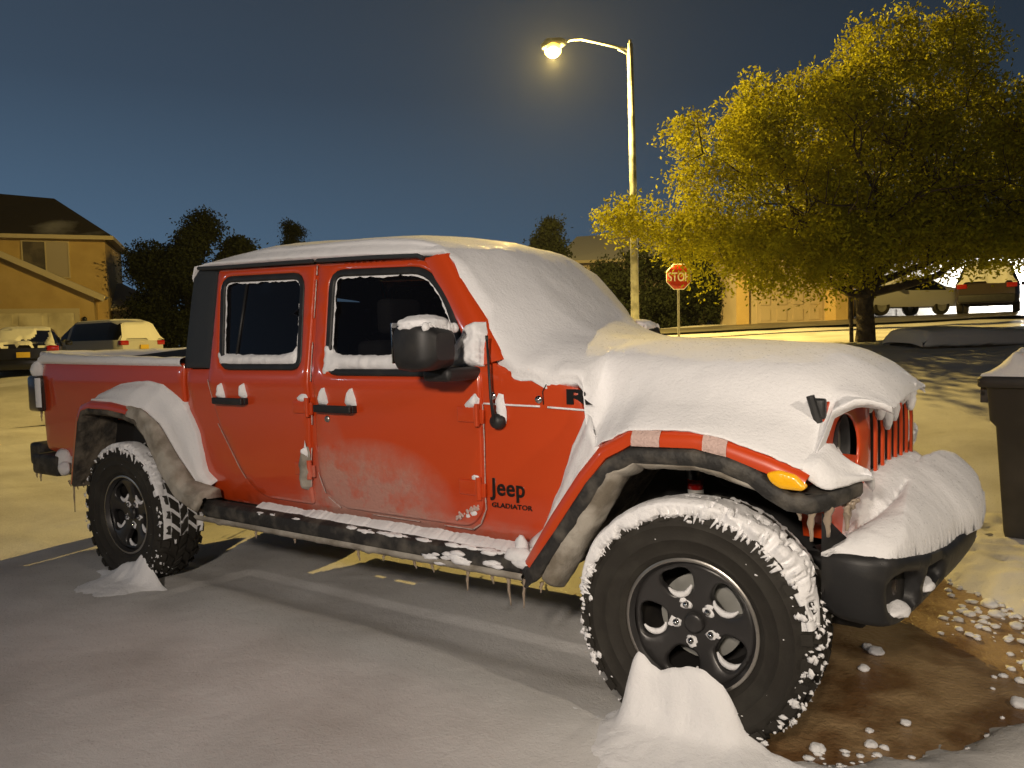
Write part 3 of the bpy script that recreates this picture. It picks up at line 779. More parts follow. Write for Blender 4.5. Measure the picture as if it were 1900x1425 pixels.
def plump(h, r, amp=.25, f=25):
    def g(D, V):
        t = np.clip(D / r, 0, 1); H = h * np.sqrt(np.maximum(1 - (1 - t) ** 2, 0))
        n = np.array([fbm(v[0], v[1], 0, f, 2) for v in V])
        return H * (1 + amp * n) - .003
    return g
def patch(outline, s=-1, d=0.0, h=.012, r=.02, mt='snow', name='snow_patch', step=.016, amp=.012, fr=14, seed=0, par=None):
    return sheet(name, rag(outline, step * .6, amp, fr, seed), side(s, d), M[mt], par or truck, step=step, bstep=step * .8, thick=0, prof=plump(h, r))

for s in (-1, 1):
    # window sills and frost round the glass
    patch([(-2.70, 1.298), (-2.74, 1.37), (-2.715, 1.40), (-2.69, 1.365), (-2.45, 1.360), (-2.25, 1.358), (-2.13, 1.372), (-2.09, 1.41), (-2.072, 1.36), (-2.075, 1.292), (-2.4, 1.300)], s, -.018, .032, .03, amp=.008, seed=3)
    patch([(-1.90, 1.255), (-1.895, 1.40), (-1.868, 1.41), (-1.835, 1.365), (-1.78, 1.352), (-1.5, 1.352), (-1.16, 1.350), (-1.16, 1.278), (-1.78, 1.280), (-1.82, 1.262)], s, -.018, .034, .03, amp=.009, seed=5)
    for wn in (win_r, win_f):
        a = rag(scale_poly(wn, -.014), .02, .003, 30); b = rag(scale_poly(wn, -.024), .012, .009, 26, 4)
        sheet('frost_rim', a, side(s, -.012), M['snow'], truck, holes=[b], step=.03, bstep=.014, thick=0, off=.003)
    for hx, hz, hs in ((-2.58, 1.115, 1.0), (-1.785, 1.098, 1.15)):
        for q in (-.095, .095):
            x = hx + q
            patch([(x - .035, hz + .010), (x - .028, hz + .05 * hs), (x - .008, hz + .098 * hs), (x + .010, hz + .095 * hs), (x + .028, hz + .045 * hs), (x + .034, hz + .010)], s, .004, .034, .028, amp=.004, name='snow_on_handle', seed=hx)
    patch([(-2.10, 1.125), (-2.04, 1.165), (-2.00, 1.168), (-1.99, 1.125), (-2.03, 1.120)], s, .004, .026, .02, amp=.004)
    patch([(-1.055, 1.115), (-1.0, 1.165), (-.965, 1.195), (-.948, 1.165), (-.950, 1.13), (-1.0, 1.122)], s, .004, .028, .022, amp=.004)
    patch([(-1.02, .825), (-.985, .845), (-.955, .840), (-.953, .818)], s, .004, .02, .012, amp=.003)
    patch([(-2.055, .70), (-2.06, .80), (-2.045, .86), (-2.015, .925), (-1.995, .87), (-1.985, .78), (-2.0, .70), (-2.03, .675)], s, .006, .04, .035, mt='snow_dirty', name='dirty_snow', amp=.006)
    patch([(-2.03, .86), (-2.015, .935), (-1.995, .875), (-1.997, .85)], s, .02, .03, .02, amp=.004)
    patch([(-1.075, .655), (-.985, .690), (-.975, .672), (-1.06, .635)], s, .004, .018, .012, mt='snow', amp=.004)
    # antenna snow, streaks of frozen melt
    patch([(-.862, 1.075), (-.872, 1.16), (-.855, 1.19), (-.83, 1.185), (-.822, 1.12), (-.825, 1.065)], s, -.005, .022, .022, amp=.004)
    for k in range(26):
        z = 1.10 - .022 * k - random.uniform(0, .02); x = -.648 + .008 * nz(k, 0, 0, .7)
        if random.random() < .75: patch([(x - .006, z), (x + .006, z), (x + .005, z - .018), (x - .005, z - .018)], s, -.012, .003, .004, mt='frost', name='frozen_drip', step=.01, amp=.003)
    for k in range(9):
        z = 1.22 - .03 * k; patch([(-1.155, z), (-1.149, z), (-1.15, z - .02), (-1.154, z - .02)], s, .002, .002, .003, mt='frost', name='frozen_drip', step=.01, amp=.001)

# bits of rime frozen on the lower door
mb = MB()
for k in range(60):
    x = random.uniform(-1.09, -.97); z = .645 + (x + 1.09) * .5 + random.gauss(0, .006); mb.blob((x, -.787, z), random.uniform(.004, .010), (1, .5, 1), 1)
kind(mb.build('rime', M['frost'], truck), 'stuff')

# frosting along the door gaps
def gap_frost(pts, s, w=.005):
    P = dens(pts, .012, False); f = side(s, .001); Q, N = f(P[:, 0], P[:, 1]); run = []
    def fl_(r_):
        mb = MB(); mb.tube(r_, [w * (.5 + .7 * random.random()) for _ in r_], 5); mb.build('frost_line', M['frost'], truck)
    for q in Q:
        if nz(q[0], q[2], 0, 9, 4) > -.12: run.append(tuple(q))
        else:
            if len(run) > 3: fl_(run)
            run = []
    if len(run) > 3: fl_(run)
for s in (-1, 1):
    gap_frost([(-2.010, 1.80), (-1.968, 1.25), (-1.975, 1.0), (-2.0, .7)], s, .004)
    gap_frost([(-.935, 1.26), (-.93, .98), (-.932, .70), (-.97, .63), (-1.02, .598)], s, .0035)
    gap_frost([(-2.80, 1.25), (-2.735, .995), (-2.55, .745), (-2.46, .635)], s, .0025)
    gap_frost([(-1.95, .80), (-1.90, .665), (-1.80, .598), (-1.02, .598)], s, .003)

# rolls of snow: flare slopes
def roll(path, sec, s, mtl, name, t0=0, t1=1, noise_a=.006, step=.025):
    P = dens(path, step, False); T = np.gradient(P, axis=0); N = np.stack([-T[:, 1], T[:, 0]], 1); N /= np.linalg.norm(N, axis=1)[:, None]
    K = np.ones(9) / 9
    for c in (0, 1): N[4:-4, c] = np.convolve(N[:, c], K, 'valid')
    rows = []; n = len(P)
    for i, (p, nn) in enumerate(zip(P, N)):
        t = i / (n - 1)
        if t < t0 or t > t1: continue
        u = (t - t0) / (t1 - t0); S = cr(np.array(sec(u)), 5); row = []
        for y, d in S:
            q = (p[0] + nn[0] * d, s * y, p[1] + nn[1] * d); a = noise_a * fbm(q[0], q[1], q[2], 12, 2)
            row.append((q[0] + nn[0] * a, q[1] + s * a, q[2] + nn[1] * a))
        rows.append(row)
    for q_, at in ((rows[0], 0), (rows[-1], len(rows) + 1)):
        c_ = np.mean(np.array(q_), axis=0); rows.insert(at, [tuple(c_ + (np.array(p) - c_) * .15) for p in q_])
    mb = MB(); mb.grid(rows); return mb.build(name, M[mtl], truck)
def ip(u, *kv): return float(np.interp(u, [k for k, v in kv], [v for k, v in kv]))
for s in (-1, 1):
    def sec_f(u):
        h = ip(u, (0, .075), (.12, .05), (.5, .085), (.8, .13), (1, .17)); w = ip(u, (0, .83), (.12, .825), (.5, .845), (1, .88))
        return [(.74, h + .01), (.775, h), (.79, h * .86), (.5 * (.79 + w), h * .62), (w - .012, h * .30), (w, .012), (w - .012, -.012), (w - .06, -.03)]
    roll(front_arch, sec_f, s, 'snow', 'snow_on_flare', 0.0, .41, .004)
    def sec_r(u):
        h = ip(u, (0, .012), (.05, .05), (.2, .105), (.4, .15), (.6, .20), (.74, .19), (.88, .11), (1, .05)); w = ip(u, (0, .84), (.08, .895), (.40, .905), (.52, .875), (.75, .862), (1, .85))
        return [(.74, h + .01), (.795, h), (.81, h * .90), (.5 * (.80 + w), h * .66), (w - .02, h * .32), (w, .018), (w - .008, -.004), (w - .06, -.03)]
    roll(rear_arch, sec_r, s, 'snow', 'snow_on_flare', .27, .97, .0022)
    def sec_d(u):
        e = ip(u, (0, .0), (.15, .02), (.6, .035), (1, .03)); w = ip(u, (0, .925), (.3, .94), (1, .945))
        b = ip(u, (0, .925), (.35, .875), (.8, .85), (1, .80))
        return [(b - .03, -.02), (b, e + .012), ((b + w) / 2, e + .012), (w - .006, e * .5), (w, -.02), (w, -.055), (w - .03, -.075)]
    roll(rear_arch, sec_d, s, 'snow_dirty', 'dirty_snow', .56, 1.0, .010)
    def sec_e(u):        # crusted slush under the front lip
        e = ip(u, (0, .055), (.25, .05), (.5, .022), (1, .016))
        return [(.925, -.094), (.932, -.097), (.93, -.10 - e * .5), (.90, -.105 - e), (.84, -.11 - e), (.80, -.09)]
    roll(front_arch, sec_e, s, 'snow_dirty', 'dirty_snow', 0, .93, .008, .012)
    # frost on the red of the flare
    for a0, a1 in (((-.20), -.095), (.055, .135)):
        mb = MB(); r_ = []
        for x in np.linspace(a0, a1, 12):
            zt = float(np.interp(x, [p[0] for p in front_arch], [p[1] for p in front_arch])); k = .004 * nz(x, 0, 0, 60)
            r_.append([(x, s * .89, zt + .012 + k), (x, s * .915, zt + .006 + k), (x, s * .930, zt - .012), (x, s * .934, zt - .03), (x, s * (.932 + k), zt - .046)])
        mb.grid(r_); mb.build('frost_patch', M['frost'], truck)

# bed rails, tailgate
rows = []
for x in np.linspace(-4.70, -3.04, 60):
    u = (x + 4.7) / 1.66; h = ip(u, (0, .03), (.03, .055), (.3, .04), (1, .028)) + .006 * fbm(x, 0, 0, 5)
    w = ip(u, (0, .12), (.25, .05), (.5, .0), (1, .0))
    rows.append((x, h, w))
for s in (-1, 1):
    mb = MB(); R = []
    for x, h, w in rows:
        z = float(np.interp(x, [-4.66, -3.03], [1.335, 1.318]))
        R.append([(x, s * y, zz) for y, zz in cr(np.array([(.785, z - .02), (.799, z - .004), (.797, z + h * .6), (.775, z + h), (.735, z + h * 1.05), (.695 - w, z + h * .7), (.675 - w, z), (.68 - w, z - .03)]), 4)])
    mb.grid(R); mb.build('snow_on_rail', M['snow'], truck)
mb = MB(); R = []
for y in np.linspace(-.78, .78, 50):
    h = .055 + .01 * fbm(0, y, 0, 4)
    R.append([(x, y, z) for x, z in cr(np.array([(-4.69, 1.31), (-4.712, 1.335), (-4.70, 1.335 + h), (-4.66, 1.345 + h), (-4.60, 1.33 + h), (-4.57, 1.31)]), 4)])
mb.grid(R); mb.build('snow_on_tailgate', M['snow'], truck)
M['vinyl'] = mat('black_vinyl', (.008, .008, .010), .6)
mb = MB(); R = []
for x in np.linspace(-4.35, -3.04, 14):
    z = 1.325 + .085 * (x + 4.35) / 1.31
    R.append([(x, y, zz) for y, zz in ((-.67, 1.25), (-.655, z - .02), (-.62, z), (-.2, z + .005), (.3, z + .005), (.70, z), (.71, 1.25))])
mb.grid(R); mb.build('tonneau_cover', M['vinyl'], truck)
mb = MB(); R = []
for x in np.linspace(-4.5, -3.03, 50):
    z = 1.33 + .085 * max(0, (x + 4.35) / 1.31); h = .030 + .008 * fbm(x, 0, 0, 4); y0 = .22 + .06 * fbm(x, 4, 0, 3)
    R.append([(x, y, zz) for y, zz in cr_(np.array([(y0, z - .01), (y0 + .02, z + .006), (y0 + .12, z + h), (.5, z + h + .004), (.66, z + h), (.74, z - .01)]), 4)])
mb.grid(R); mb.build('snow_on_tonneau', M['snow'], truck)
mb = MB(); mb.grid([[(x, y, .97 + .03 * nz(x, y, 0, 3)) for y in np.linspace(-.69, .69, 20)] for x in np.linspace(-4.58, -3.03, 24)]); mb.build('bed_floor', M['under'], truck)
for p_, r_c, q_c in (((-4.735, -.77, 1.27), .055, (1.2, 1.1, 1.3)), ((-4.735, .77, 1.27), .055, (1.2, 1.1, 1.3)), ((-4.43, -.79, .66), .10, (.9, .6, .8)), ((-4.35, -.83, .62), .07, (.8, .5, .7))):
    mb = MB(); mb.blob(p_, r_c, q_c, 3); mb.build('snow_clump', M['snow'], truck)
mb = MB(); mb.grid([[(-4.60, -.835, 1.02 + t * .20), (-4.62, -.85, 1.02 + t * .2), (-4.66, -.845, 1.02 + t * .2)] for t in np.linspace(0, 1, 6)]); mb.build('snow_strip', M['snow'], truck)

# mirror caps, corner snow
for s in (-1, 1):
    mb = MB(); mb.blob((-1.035, s * 1.03, 1.474), 1, (.094, .122, .040), 4, amp=.10, fr=3)
    for k in range(9): mb.blob((-.955 + .006 * nz(k, 0, 0, 3), s * (.94 + .022 * k), 1.462 - .012 * abs(nz(k, 2, 0, 1.3))), .022, (.6, .9, 1.0), 2, amp=.2)
    mb.build('snow_on_mirror', M['snow'], truck)
    patch([(-1.12, 1.30), (-1.03, 1.42), (-1.01, 1.472), (-.94, 1.485), (-.925, 1.44), (-.925, 1.30)], s, .0, .07, .025, amp=.005, step=.014, name='snow_on_mirror')
    patch([(-1.12, 1.29), (-1.11, 1.27), (-1.05, 1.265), (-1.04, 1.285)], s, .15, .02, .01, amp=.003, name='snow_on_mirror')
# rails: snow frozen along the top and outer face
for s in (-1, 1):
    mb = MB()
    for k in range(230):
        x = -2.35 + 1.62 * random.random() ** .8; t = random.random()
        if nz(x, t, 0, 3.0, 2) < -.22: continue
        z = (.548 if t < .35 else .512 + random.gauss(0, .014)) - .005; y = .85 if t < .35 else .876
        if t >= .35 and (x < -1.55 or nz(x, z, 0, 7, 5) < .02): continue
        mb.blob((x, s * (y + random.gauss(0, .008)), z - (.0 if t < .35 else .012)), random.uniform(.008, .019), (2.4, .7, .7), 2, amp=.5)
    kind(mb.build('snow_on_rail', M['snow'], truck), 'stuff')
    mb = MB(); R = []
    for x in np.linspace(-2.40, -.70, 260):
        h = max(0, .010 + .010 * fbm(x, 0, 0, 5, s) + .004 * nz(x, 0, 0, 55)); z0 = .542 if x < -.72 else .535
        R.append([(x, s * (.772), z0 + .028 + h), (x, s * (.795 + h * .6), z0 + .018 + h), (x, s * (.83 + h), z0 + h * .6), (x, s * (.845), z0 - .01)])
    mb.grid(R); mb.build('snow_on_rail', M['snow'], truck)
    mb = MB()
    for p_, r_c, q_c in (((-.735, .845, .545), .05, (1.3, .7, .7)), ((-.69, .86, .525), .04, (1.6, .7, .6)), ((-.73, .83, .575), .032, (.9, .7, 1.5))):
        mb = MB(); mb.blob((p_[0], s * p_[1], p_[2]), r_c, q_c, 3); mb.build('snow_clump', M['snow'], truck)
    # muddy slush on the lower edge of the rail
    mb = MB(); R = []
    for x in np.linspace(-2.85, -.70, 200):
        h = .008 + .010 * max(0, fbm(x, 3, 0, 10, s))
        R.append([(x, s * .876, .484), (x, s * (.878 + h), .474), (x, s * .868, .460 - h), (x, s * .84, .456 - h * .6), (x, s * .79, .462)])
    mb.grid(R); mb.build('dirty_snow', M['snow_dirty'], truck)

# ---- front corner: snow on the nose of the flares, in the lamp bowls, drips on the grille, bumper load
for s in (-1, 1):
    mb = MB(); R = []
    for x in np.linspace(.33, .52, 16):
        u = (x - .33) / .19; ye = ip(u, (0, .90), (.45, .905), (.62, .885), (.85, .80), (1, .725)); zt = ip(u, (0, 1.045), (.4, 1.03), (.7, .985), (1, .955)); ze = ip(u, (0, .985), (.4, .945), (.6, .932), (1, .94))
        R.append([(x, s * y, z + .004 * fbm(x, y, z, 20)) for y, z in cr(np.array([(.60, zt + .05 - .13 * u), (.66, zt + .03 - .07 * u), (.74 - .04 * u, zt + .012), (ye - .06, zt - .012), (ye - .01, (zt + ze) / 2), (ye, ze), (ye - .012, ze - .008)]), 5)])
    last = R[-1]; R.append([(p[0] + .010, s * (.66 + (abs(p[1]) - .66) * .7), .93 + (p[2] - .93) * .6) for p in last]); R.append([(p[0] + .012, s * (.66 + (abs(p[1]) - .66) * .4), .93) for p in last])
    mb.grid(R); mb.build('snow_on_flare', M['snow'], truck)
    y0 = s * .515; x0 = gx(y0)
    mb = MB(); mb.blob((x0 - .012, y0 + s * .005, .915), .080, (.5, 1.1, .68), 3, amp=.12); mb.blob((x0 - .02, y0 + s * .11, .925), .05, (.6, .9, .8), 3, amp=.1)
    mb.build('snow_in_headlight', M['snow'], truck)
mb = MB()
for k in range(6):
    y = (k - 2.5) * .084; zb = 1.075 + (.045 if k in (0, 3, 4) else 0) - .02 * (k == 2) - (.045 if k in (0, 1) else 0)
    path = []
    for z in np.linspace(1.19, zb, 9):
        x = gx(y) - .10 * max(0, z - 1.02) ** 1.3 + .012; path.append((x + .003 * nz(y, z, 0, 40), y + .004 * nz(y, z, 3, 30), z))
    mb.tube(path, [.030, .028, .026, .027, .023, .024, .020, .016, .008], 10)
mb.tube([(gx(y) - .012, y, 1.175 + .008 * fbm(0, y, 0, 14)) for y in np.linspace(-.60, .60, 60)], [.030 + .008 * nz(y * .1, 0, 0, 30) for y in range(60)], 10)
for k in range(7):
    y = (k - 3) * .084; mb.blob((gx(y) - .02, y, 1.135), .028, (.8, .8, 1.2), 2)
mb.build('snow_on_grille', M['snow'], truck)

# heap on the bumper (height over x,y)
def sst_(a, b, x):
    t = min(1, max(0, (x - a) / (b - a))); return t * t * (3 - 2 * t)
def tubefn(pts, rad, x, y, z0):
    best = -9
    for (ax, ay, az), (cx_, cy_, cz_) in zip(pts[:-1], pts[1:]):
        dx, dy = cx_ - ax, cy_ - ay; t = max(0, min(1, ((x - ax) * dx + (y - ay) * dy) / (dx * dx + dy * dy)))
        d2 = (x - ax - dx * t) ** 2 + (y - ay - dy * t) ** 2
        if d2 < rad * rad: best = max(best, az + (cz_ - az) * t - rad + math.sqrt(rad * rad - d2))
    return best
X = np.linspace(.40, .90, 60); Y = np.linspace(-.90, .88, 170); R = []
front_pts = [(.45, -.73, .745), (.53, -.70, .77), (.59, -.52, .80), (.635, -.32, .835), (.67, -.12, .895), (.69, .1, .95), (.70, .32, .925), (.68, .55, .86), (.60, .72, .79)]
hoop_pts = [(.60, -.10, .80), (.62, .2, .83), (.62, .5, .80)]
back_pts = [(.425, -.50, .80), (.455, -.40, .85), (.475, -.2, .885), (.505, 0, .90), (.53, .25, .895), (.50, .5, .87)]
for x in X:
    row = []
    for y in Y:
        vals = [tubefn(front_pts, .105, x, y, 0), tubefn(hoop_pts, .09, x, y, 0), tubefn(back_pts, .085, x, y, 0), .70]
        v = np.array(vals); k = 38; z = math.log(np.exp(k * (v - v.max())).sum()) / k + v.max()
        edge = bx(max(-.80, min(.80, y))) - .016 + .003 * nz(0, y, 0, 6) + .035 * sst_(-.1, .2, y) * (1 - sst_(.5, .75, y)); ee = (edge - x)
        ee = min(ee, .812 - abs(y) + .006 * nz(x, 0, 1, 9))
        ub = abs(float(np.interp(y, BP[6:-6, 1], BS[6:-6])) - S0); zt = float(np.interp(ub, [.25, .52, .8, 1.06], [.635, .665, .71, .715])) + .009
        z = min(z, zt + math.sqrt(max(0, ee)) * .52) if ee > 0 else zt - .03
        if x < .46 and abs(y) > .55: z = min(z, .70 + .6 * max(0, x - .40))
        row.append((min(x, edge), max(-.806, min(.800, y)), z + .006 * fbm(x, y, 0, 7)))
    R.append(row)
mb = MB(); mb.grid(R); mb.build('snow_on_bumper', M['snow'], truck)
mb = MB()
for sg in (-1, 1):
    for u0, zz, rr in ((.69, .515, .075), (.43, .535, .07)):
        x_, y_ = bplan(np.array([sg * u0])); mb.blob((float(x_[0]) - .055, float(y_[0]) * .96, zz - .006), rr * .85, (.75, 1.25, .32), 3, amp=.3); mb.build('snow_in_bumper', M['snow'], bmp); mb = MB()

# ---- icicles
def icicle(mb, x, y, z, L, r=.009):
    n = 7; dx, dy = random.gauss(0, .006), random.gauss(0, .006)
    mb.tube([(x + dx * t + .002 * math.sin(t * 9), y + dy * t, z - L * t) for t in np.linspace(0, 1, n)], [r * (1.3 - t) * (1 + .25 * math.sin(t * 15)) + .0012 for t in np.linspace(0, 1, n)], 7)
mb = MB()
for s in (-1, 1):
    for x, L, r in ((.355, .05, .009), (.39, .11, .011), (.43, .105, .013), (.475, .10, .013)):
        icicle(mb, x, s * (.90 - max(0, x - .41) * 2.2), .875, L, r)
    for k in range(16):
        icicle(mb, random.uniform(.31, .50), s * random.uniform(.74, .88), .875, random.uniform(.01, .03), .009)
    for x, L in ((-.78, .13), (-.70, .13), (-.98, .10), (-1.28, .06), (-1.18, .05), (-1.62, .07), (-.62, .05), (-2.05, .04), (-2.35, .05), (-.86, .05), (-1.45, .035)):
        icicle(mb, x, s * .86, .460, L * random.uniform(.8, 1.1), .006)
    for x, L in ((-4.14, .20), (-4.10, .05), (-4.2, .04), (-4.02, .03)): icicle(mb, x, s * .88, .56, L, .0055)
    for x, L in ((-4.72, .04), (-4.66, .06)): icicle(mb, x, s * .84, .57, L, .006)
    icicle(mb, -4.73, s * .78, .985, .07, .006)
mb.build('icicles', M['ice'], truck)['kind'] = 'stuff'

# ---- snow on the tyres
for cx in (R2, R1):
    for s in (-1, 1):
        wp = wheels[(cx, s)][0]; front = cx == 0; R = []
        a0, a1 = (10, 168) if front else (22, 128)
        for a in np.radians(np.linspace(a0, a1, 260)):
            row = []; d = math.degrees(a)
            for v in np.linspace(0, 1, 30):
                # profile across: sidewall -> shoulder -> tread
                if v < .42: q = v / .42; y = .1465 - .004 * q; r = .348 + .057 * q
                elif v < .62: q = (v - .42) / .2; y = .1425 - .022 * q * q; r = .405 + .016 * q ** .6
                else: q = (v - .62) / .38; y = .1205 - .10 * q; r = .421
                n = fbm(d * .07, v * 2.0, cx, 1.2, 3 + s); n2 = .9 * nz(d * .13, 0, cx, 1.0, 7) + .35 * nz(d * .45, 0, cx, 1.0, 17)
                if front:
                    reach = .26 + .17 * n2 * (1 if 55 < d < 165 else 1.3) + ip(d, (10, .5), (30, .34), (60, .22), (100, -.02), (150, .0), (168, .25))
                    top = ip(d, (10, .80), (40, 1.2), (60, 1.3), (140, 1.1), (168, .6))
                    T = .023 * ip(d, (10, 0), (22, .5), (35, 1.5), (55, 1.3), (90, .9), (140, .8), (160, .35), (168, 0))
                else:
                    reach = .56 + .10 * n2; top = ip(d, (22, .70), (60, .95), (128, .9)); T = .020 * ip(d, (22, 0), (40, .5), (80, 1), (128, .2))
                m_ = min(1, max(-.4, (v - reach) / .30)); m2 = min(1, max(-.4, (top - v) / .15)); mm = min(m_, m2)
                h = T * (mm if mm < 0 else 1 - math.exp(-mm * 8)) * (1 + .25 * n) - .002 + (.0 if mm > 0 else -.006)
                if mm > 0 and 25 < d < 100 and nz(d * .5, v * 9, 0, 1) > (.22 if d < 62 else .4): h = -.006
                ny, nr = (1, 0) if v < .35 else ((.6, .8) if v < .62 else (0, 1))
                yy = y + ny * h; rr = r + nr * h
                row.append((cx + rr * math.cos(a), s * (.80 + yy), .42 + rr * math.sin(a)))
            R.append(row)
        mb = MB(); mb.grid(R); mb.build('snow_on_tyre', M['snow'], wp)
        mb = MB()
        # grooves packed with snow: a band just below the block tops
        for aa0, aa1, yy0, yy1, rr in (((5, 80, -.125, .09, .4120) if front else (-14, 95, -.125, .126, .4118)),):
            mb.grid([[(cx + (rr + .007 * nz(a * .5, y * 30, 0, 1)) * math.cos(math.radians(a)), s * (.80 + y), .42 + (rr + .007 * nz(a * .5, y * 30, 0, 1) - .010 * max(0, 1 - (a - aa0) / 25)) * math.sin(math.radians(a))) for y in np.linspace(yy0, yy1, 14)] for a in np.linspace(aa0, aa1, 70)])
        # frozen drips down the sidewall
        for k in range(75 if front else 30):
            dg_ = random.uniform(38, 175) if front else random.uniform(60, 130); a = math.radians(dg_); r0_ = .402; L_d = random.uniform(.008, .038); w_ = random.uniform(.003, .007); sk = random.gauss(0, .03)
            mb.tube([(cx + (r0_ - L_d * t) * math.cos(a + sk * t), s * (.80 + .141 + .004 * t), .42 + (r0_ - L_d * t) * math.sin(a + sk * t)) for t in (0, .35, .7, 1)], [w_ * 1.5, w_, w_ * .7, w_ * .3], 6)
        # crumbs on shoulder lugs and sidewall
        for k in range(430 if front else 120):
            d = random.choice([random.uniform(-45, 60), random.uniform(150, 215), random.uniform(-60, 240)]) if front else random.uniform(-70, 200)
            a = math.radians(d); rr = .42 - abs(random.gauss(0, .018)) - .003; yy = .128 + .012 * random.random() if rr < .405 else random.uniform(-.02, .128)
            if d < 60 and front and random.random() < .6: rr = .417; yy = random.uniform(-.02, .128)
            mb.blob((cx + rr * math.cos(a), s * (.80 + yy + .004), .42 + rr * math.sin(a)), random.uniform(.002, .0075), (random.uniform(.6, 2.2), .6, random.uniform(.6, 2.2)), 2, amp=.9, fr=2)
        for k in range(45):
            a = random.uniform(0, 2 * PI); rr = random.uniform(.30, .385) if random.random() < .7 else random.uniform(.24, .26); mb.blob((cx + rr * math.cos(a), s * (.80 + (.1395 if rr > .3 else .117)), .42 + rr * math.sin(a)), random.uniform(.0015, .0035), (random.uniform(.7, 2.5), .4, random.uniform(.7, 1.5)), 1, amp=.7)
        kind(mb.build('snow_bits', M['snow'], wp), 'stuff')
        # snow lying in the rim pockets and round the nuts
        rot = 0 if front else .25
        for i, dg in enumerate((112, 40, -32, -104, 184)):
            mb = MB(); a = math.radians(dg) + rot; px_, pz_ = .150 * math.cos(a), .150 * math.sin(a)
            lo_ = -PI / 2 + (.25 if math.cos(a) < 0 else -.25); tt_ = np.linspace(-1.15, 1.15, 13)
            mb.tube([(cx + px_ + (.047 + .004 * nz(t, dg, 0, 2)) * math.cos(lo_ + t), s * .866, .42 + pz_ + .050 * math.sin(lo_ + t)) for t in tt_], [.002 + .0095 * max(0, math.cos(t * 1.3)) ** .8 * (1 + .3 * nz(t, dg, 4, 2)) for t in tt_], 10)
            mb.build('snow_in_rim', M['snow'], wp); mb = MB()
            lx, lz = cx + .0665 * math.cos(a + .06), .42 + .0665 * math.sin(a + .06)
            dr = a + .06 if front else a
            mb.blob((lx + .004 * math.cos(dr), s * .8645, lz - .003), .020, (1.15, .22, .9), 2, amp=.6, fr=2); mb.blob((lx + .018 * math.cos(dr + .5), s * .866, lz + .018 * math.sin(dr + .5)), .013, (1.3, .22, .8), 2, amp=.6)
            mb.build('snow_in_rim', M['snow'], wp)

# ================================================================== PLACE
CAM = np.array([.9105936, -3.33577679, 1.41189674]); YAW = -.58759084
RX, RY = math.cos(YAW), -math.sin(YAW); FX, FY = math.sin(YAW), math.cos(YAW)
def W(s_, d, z=0): return (CAM[0] + RX * s_ + FX * d, CAM[1] + RY * s_ + FY * d, z)
ROT = math.atan2(RY, RX)
def sst(a, b, x):
    t = min(1, max(0, (x - a) / (b - a))); return t * t * (3 - 2 * t)
def tz(x, y):
    wx = 1 - .45 * sst(-9, -22, x)
    z = (1.05 * sst(2.6, 11.5, y) + .045 * min(20, max(0, y - 11))) * wx + .38 * sst(-9, -19, x) * (1 - .6 * sst(5, 20, y))
    return z
wet_poly = np.array([(.22, -.90), (.50, -.74), (.68, -.60), (.82, -.35), (.98, -.1), (1.10, .25), (1.12, .8), (.93, 1.02), (.80, 1.22), (.66, 1.42), (.50, 1.75), (.1, 1.6), (-.25, 1.1), (-.42, .4), (-.38, -.2), (-.25, -.6), (-.05, -.74)])
def axis(fine0, fine1, st, lo, hi):
    a = list(np.arange(fine0, fine1, st)); q = st; v = fine1
    while v < hi: a.append(v); q *= 1.14; v += q
    q = st; v = fine0 - st
    while v > lo: a.insert(0, v); q *= 1.14; v -= q
    return np.array(a)
GX = axis(-5.2, 1.6, .035, -150, 90); GY = axis(-3.2, 2.8, .035, -30, 160)
XX, YY = np.meshgrid(GX, GY, indexing='ij'); PP = np.stack([XX.ravel(), YY.ravel()], 1)
near = (PP[:, 0] > -5.2) & (PP[:, 0] < 2) & (PP[:, 1] > -3.2) & (PP[:, 1] < 3)
sd = np.full(len(PP), 1.0); q = PP[near]; d = segdist(q, [wet_poly]); d[inside(q, wet_poly)] *= -1; sd[near] = d
vz = []
for i, (x, y) in enumerate(PP):
    z = tz(x, y); dd = sd[i]
    if near[i]:
        dd = dd + .05 * fbm(x, y, 0, 4, 2) + .025 * fbm(x, y, 0, 16, 7)
        if dd < .25 and x > .1: dd += .03 * nz(x, y, 0, 40)
    h = .045 * sst(-.01, .10, dd) if dd > -.01 else -.03
    if h > 0:
        h += .026 * nz(x * .55, y, 0, 1.4, 3) * sst(.05, .4, dd) + .003 * nz(x * .5, y, 0, 7, 3) + .0012 * nz(x, y, 0, 26, 4)
        rp = x * .42 + y * .9
        h += .016 * nz(x * .45 + y * .35, rp * 2.0, 0, 1.1, 12) * sst(.1, .6, dd)
        if -4.3 < x < -.1 and -.8 < y < 1.2: h = max(.018 if dd > .15 else h * .5, h * (1 - .5 * sst(-.8, -.6, y) * (1 - sst(.9, 1.2, y))))
        if near[i] and x > .55: h += .030 * sst(0, .25, dd) * (1 + fbm(x, y, 0, 7, 1)) 
        if y < -.4 and -3 < x < 0: h -= .016 * sst(-1.5, -.5, y) * (1 if x < -.3 else 0)
    if not near[i]: h += .05 * nz(x, y, 0, .35, 2) + .02 * nz(x, y, 0, 1.1, 5)
    vz.append(z + h)
n1, n2 = len(GX), len(GY)
gf = [(i * n2 + j, (i + 1) * n2 + j, (i + 1) * n2 + j + 1, i * n2 + j + 1) for i in range(n1 - 1) for j in range(n2 - 1)]
kind(obj('ground', [(p[0], p[1], z) for p, z in zip(PP, vz)], gf, M['snow_ground']))
dm = MB(); dm.grid([[(x, y, .004 * fbm(x, y, 0, 2.2)) for y in np.linspace(-1.6, 2.4, 90)] for x in np.linspace(-5, 2.2, 140)])
kind(dm.build('driveway', M['wet']))
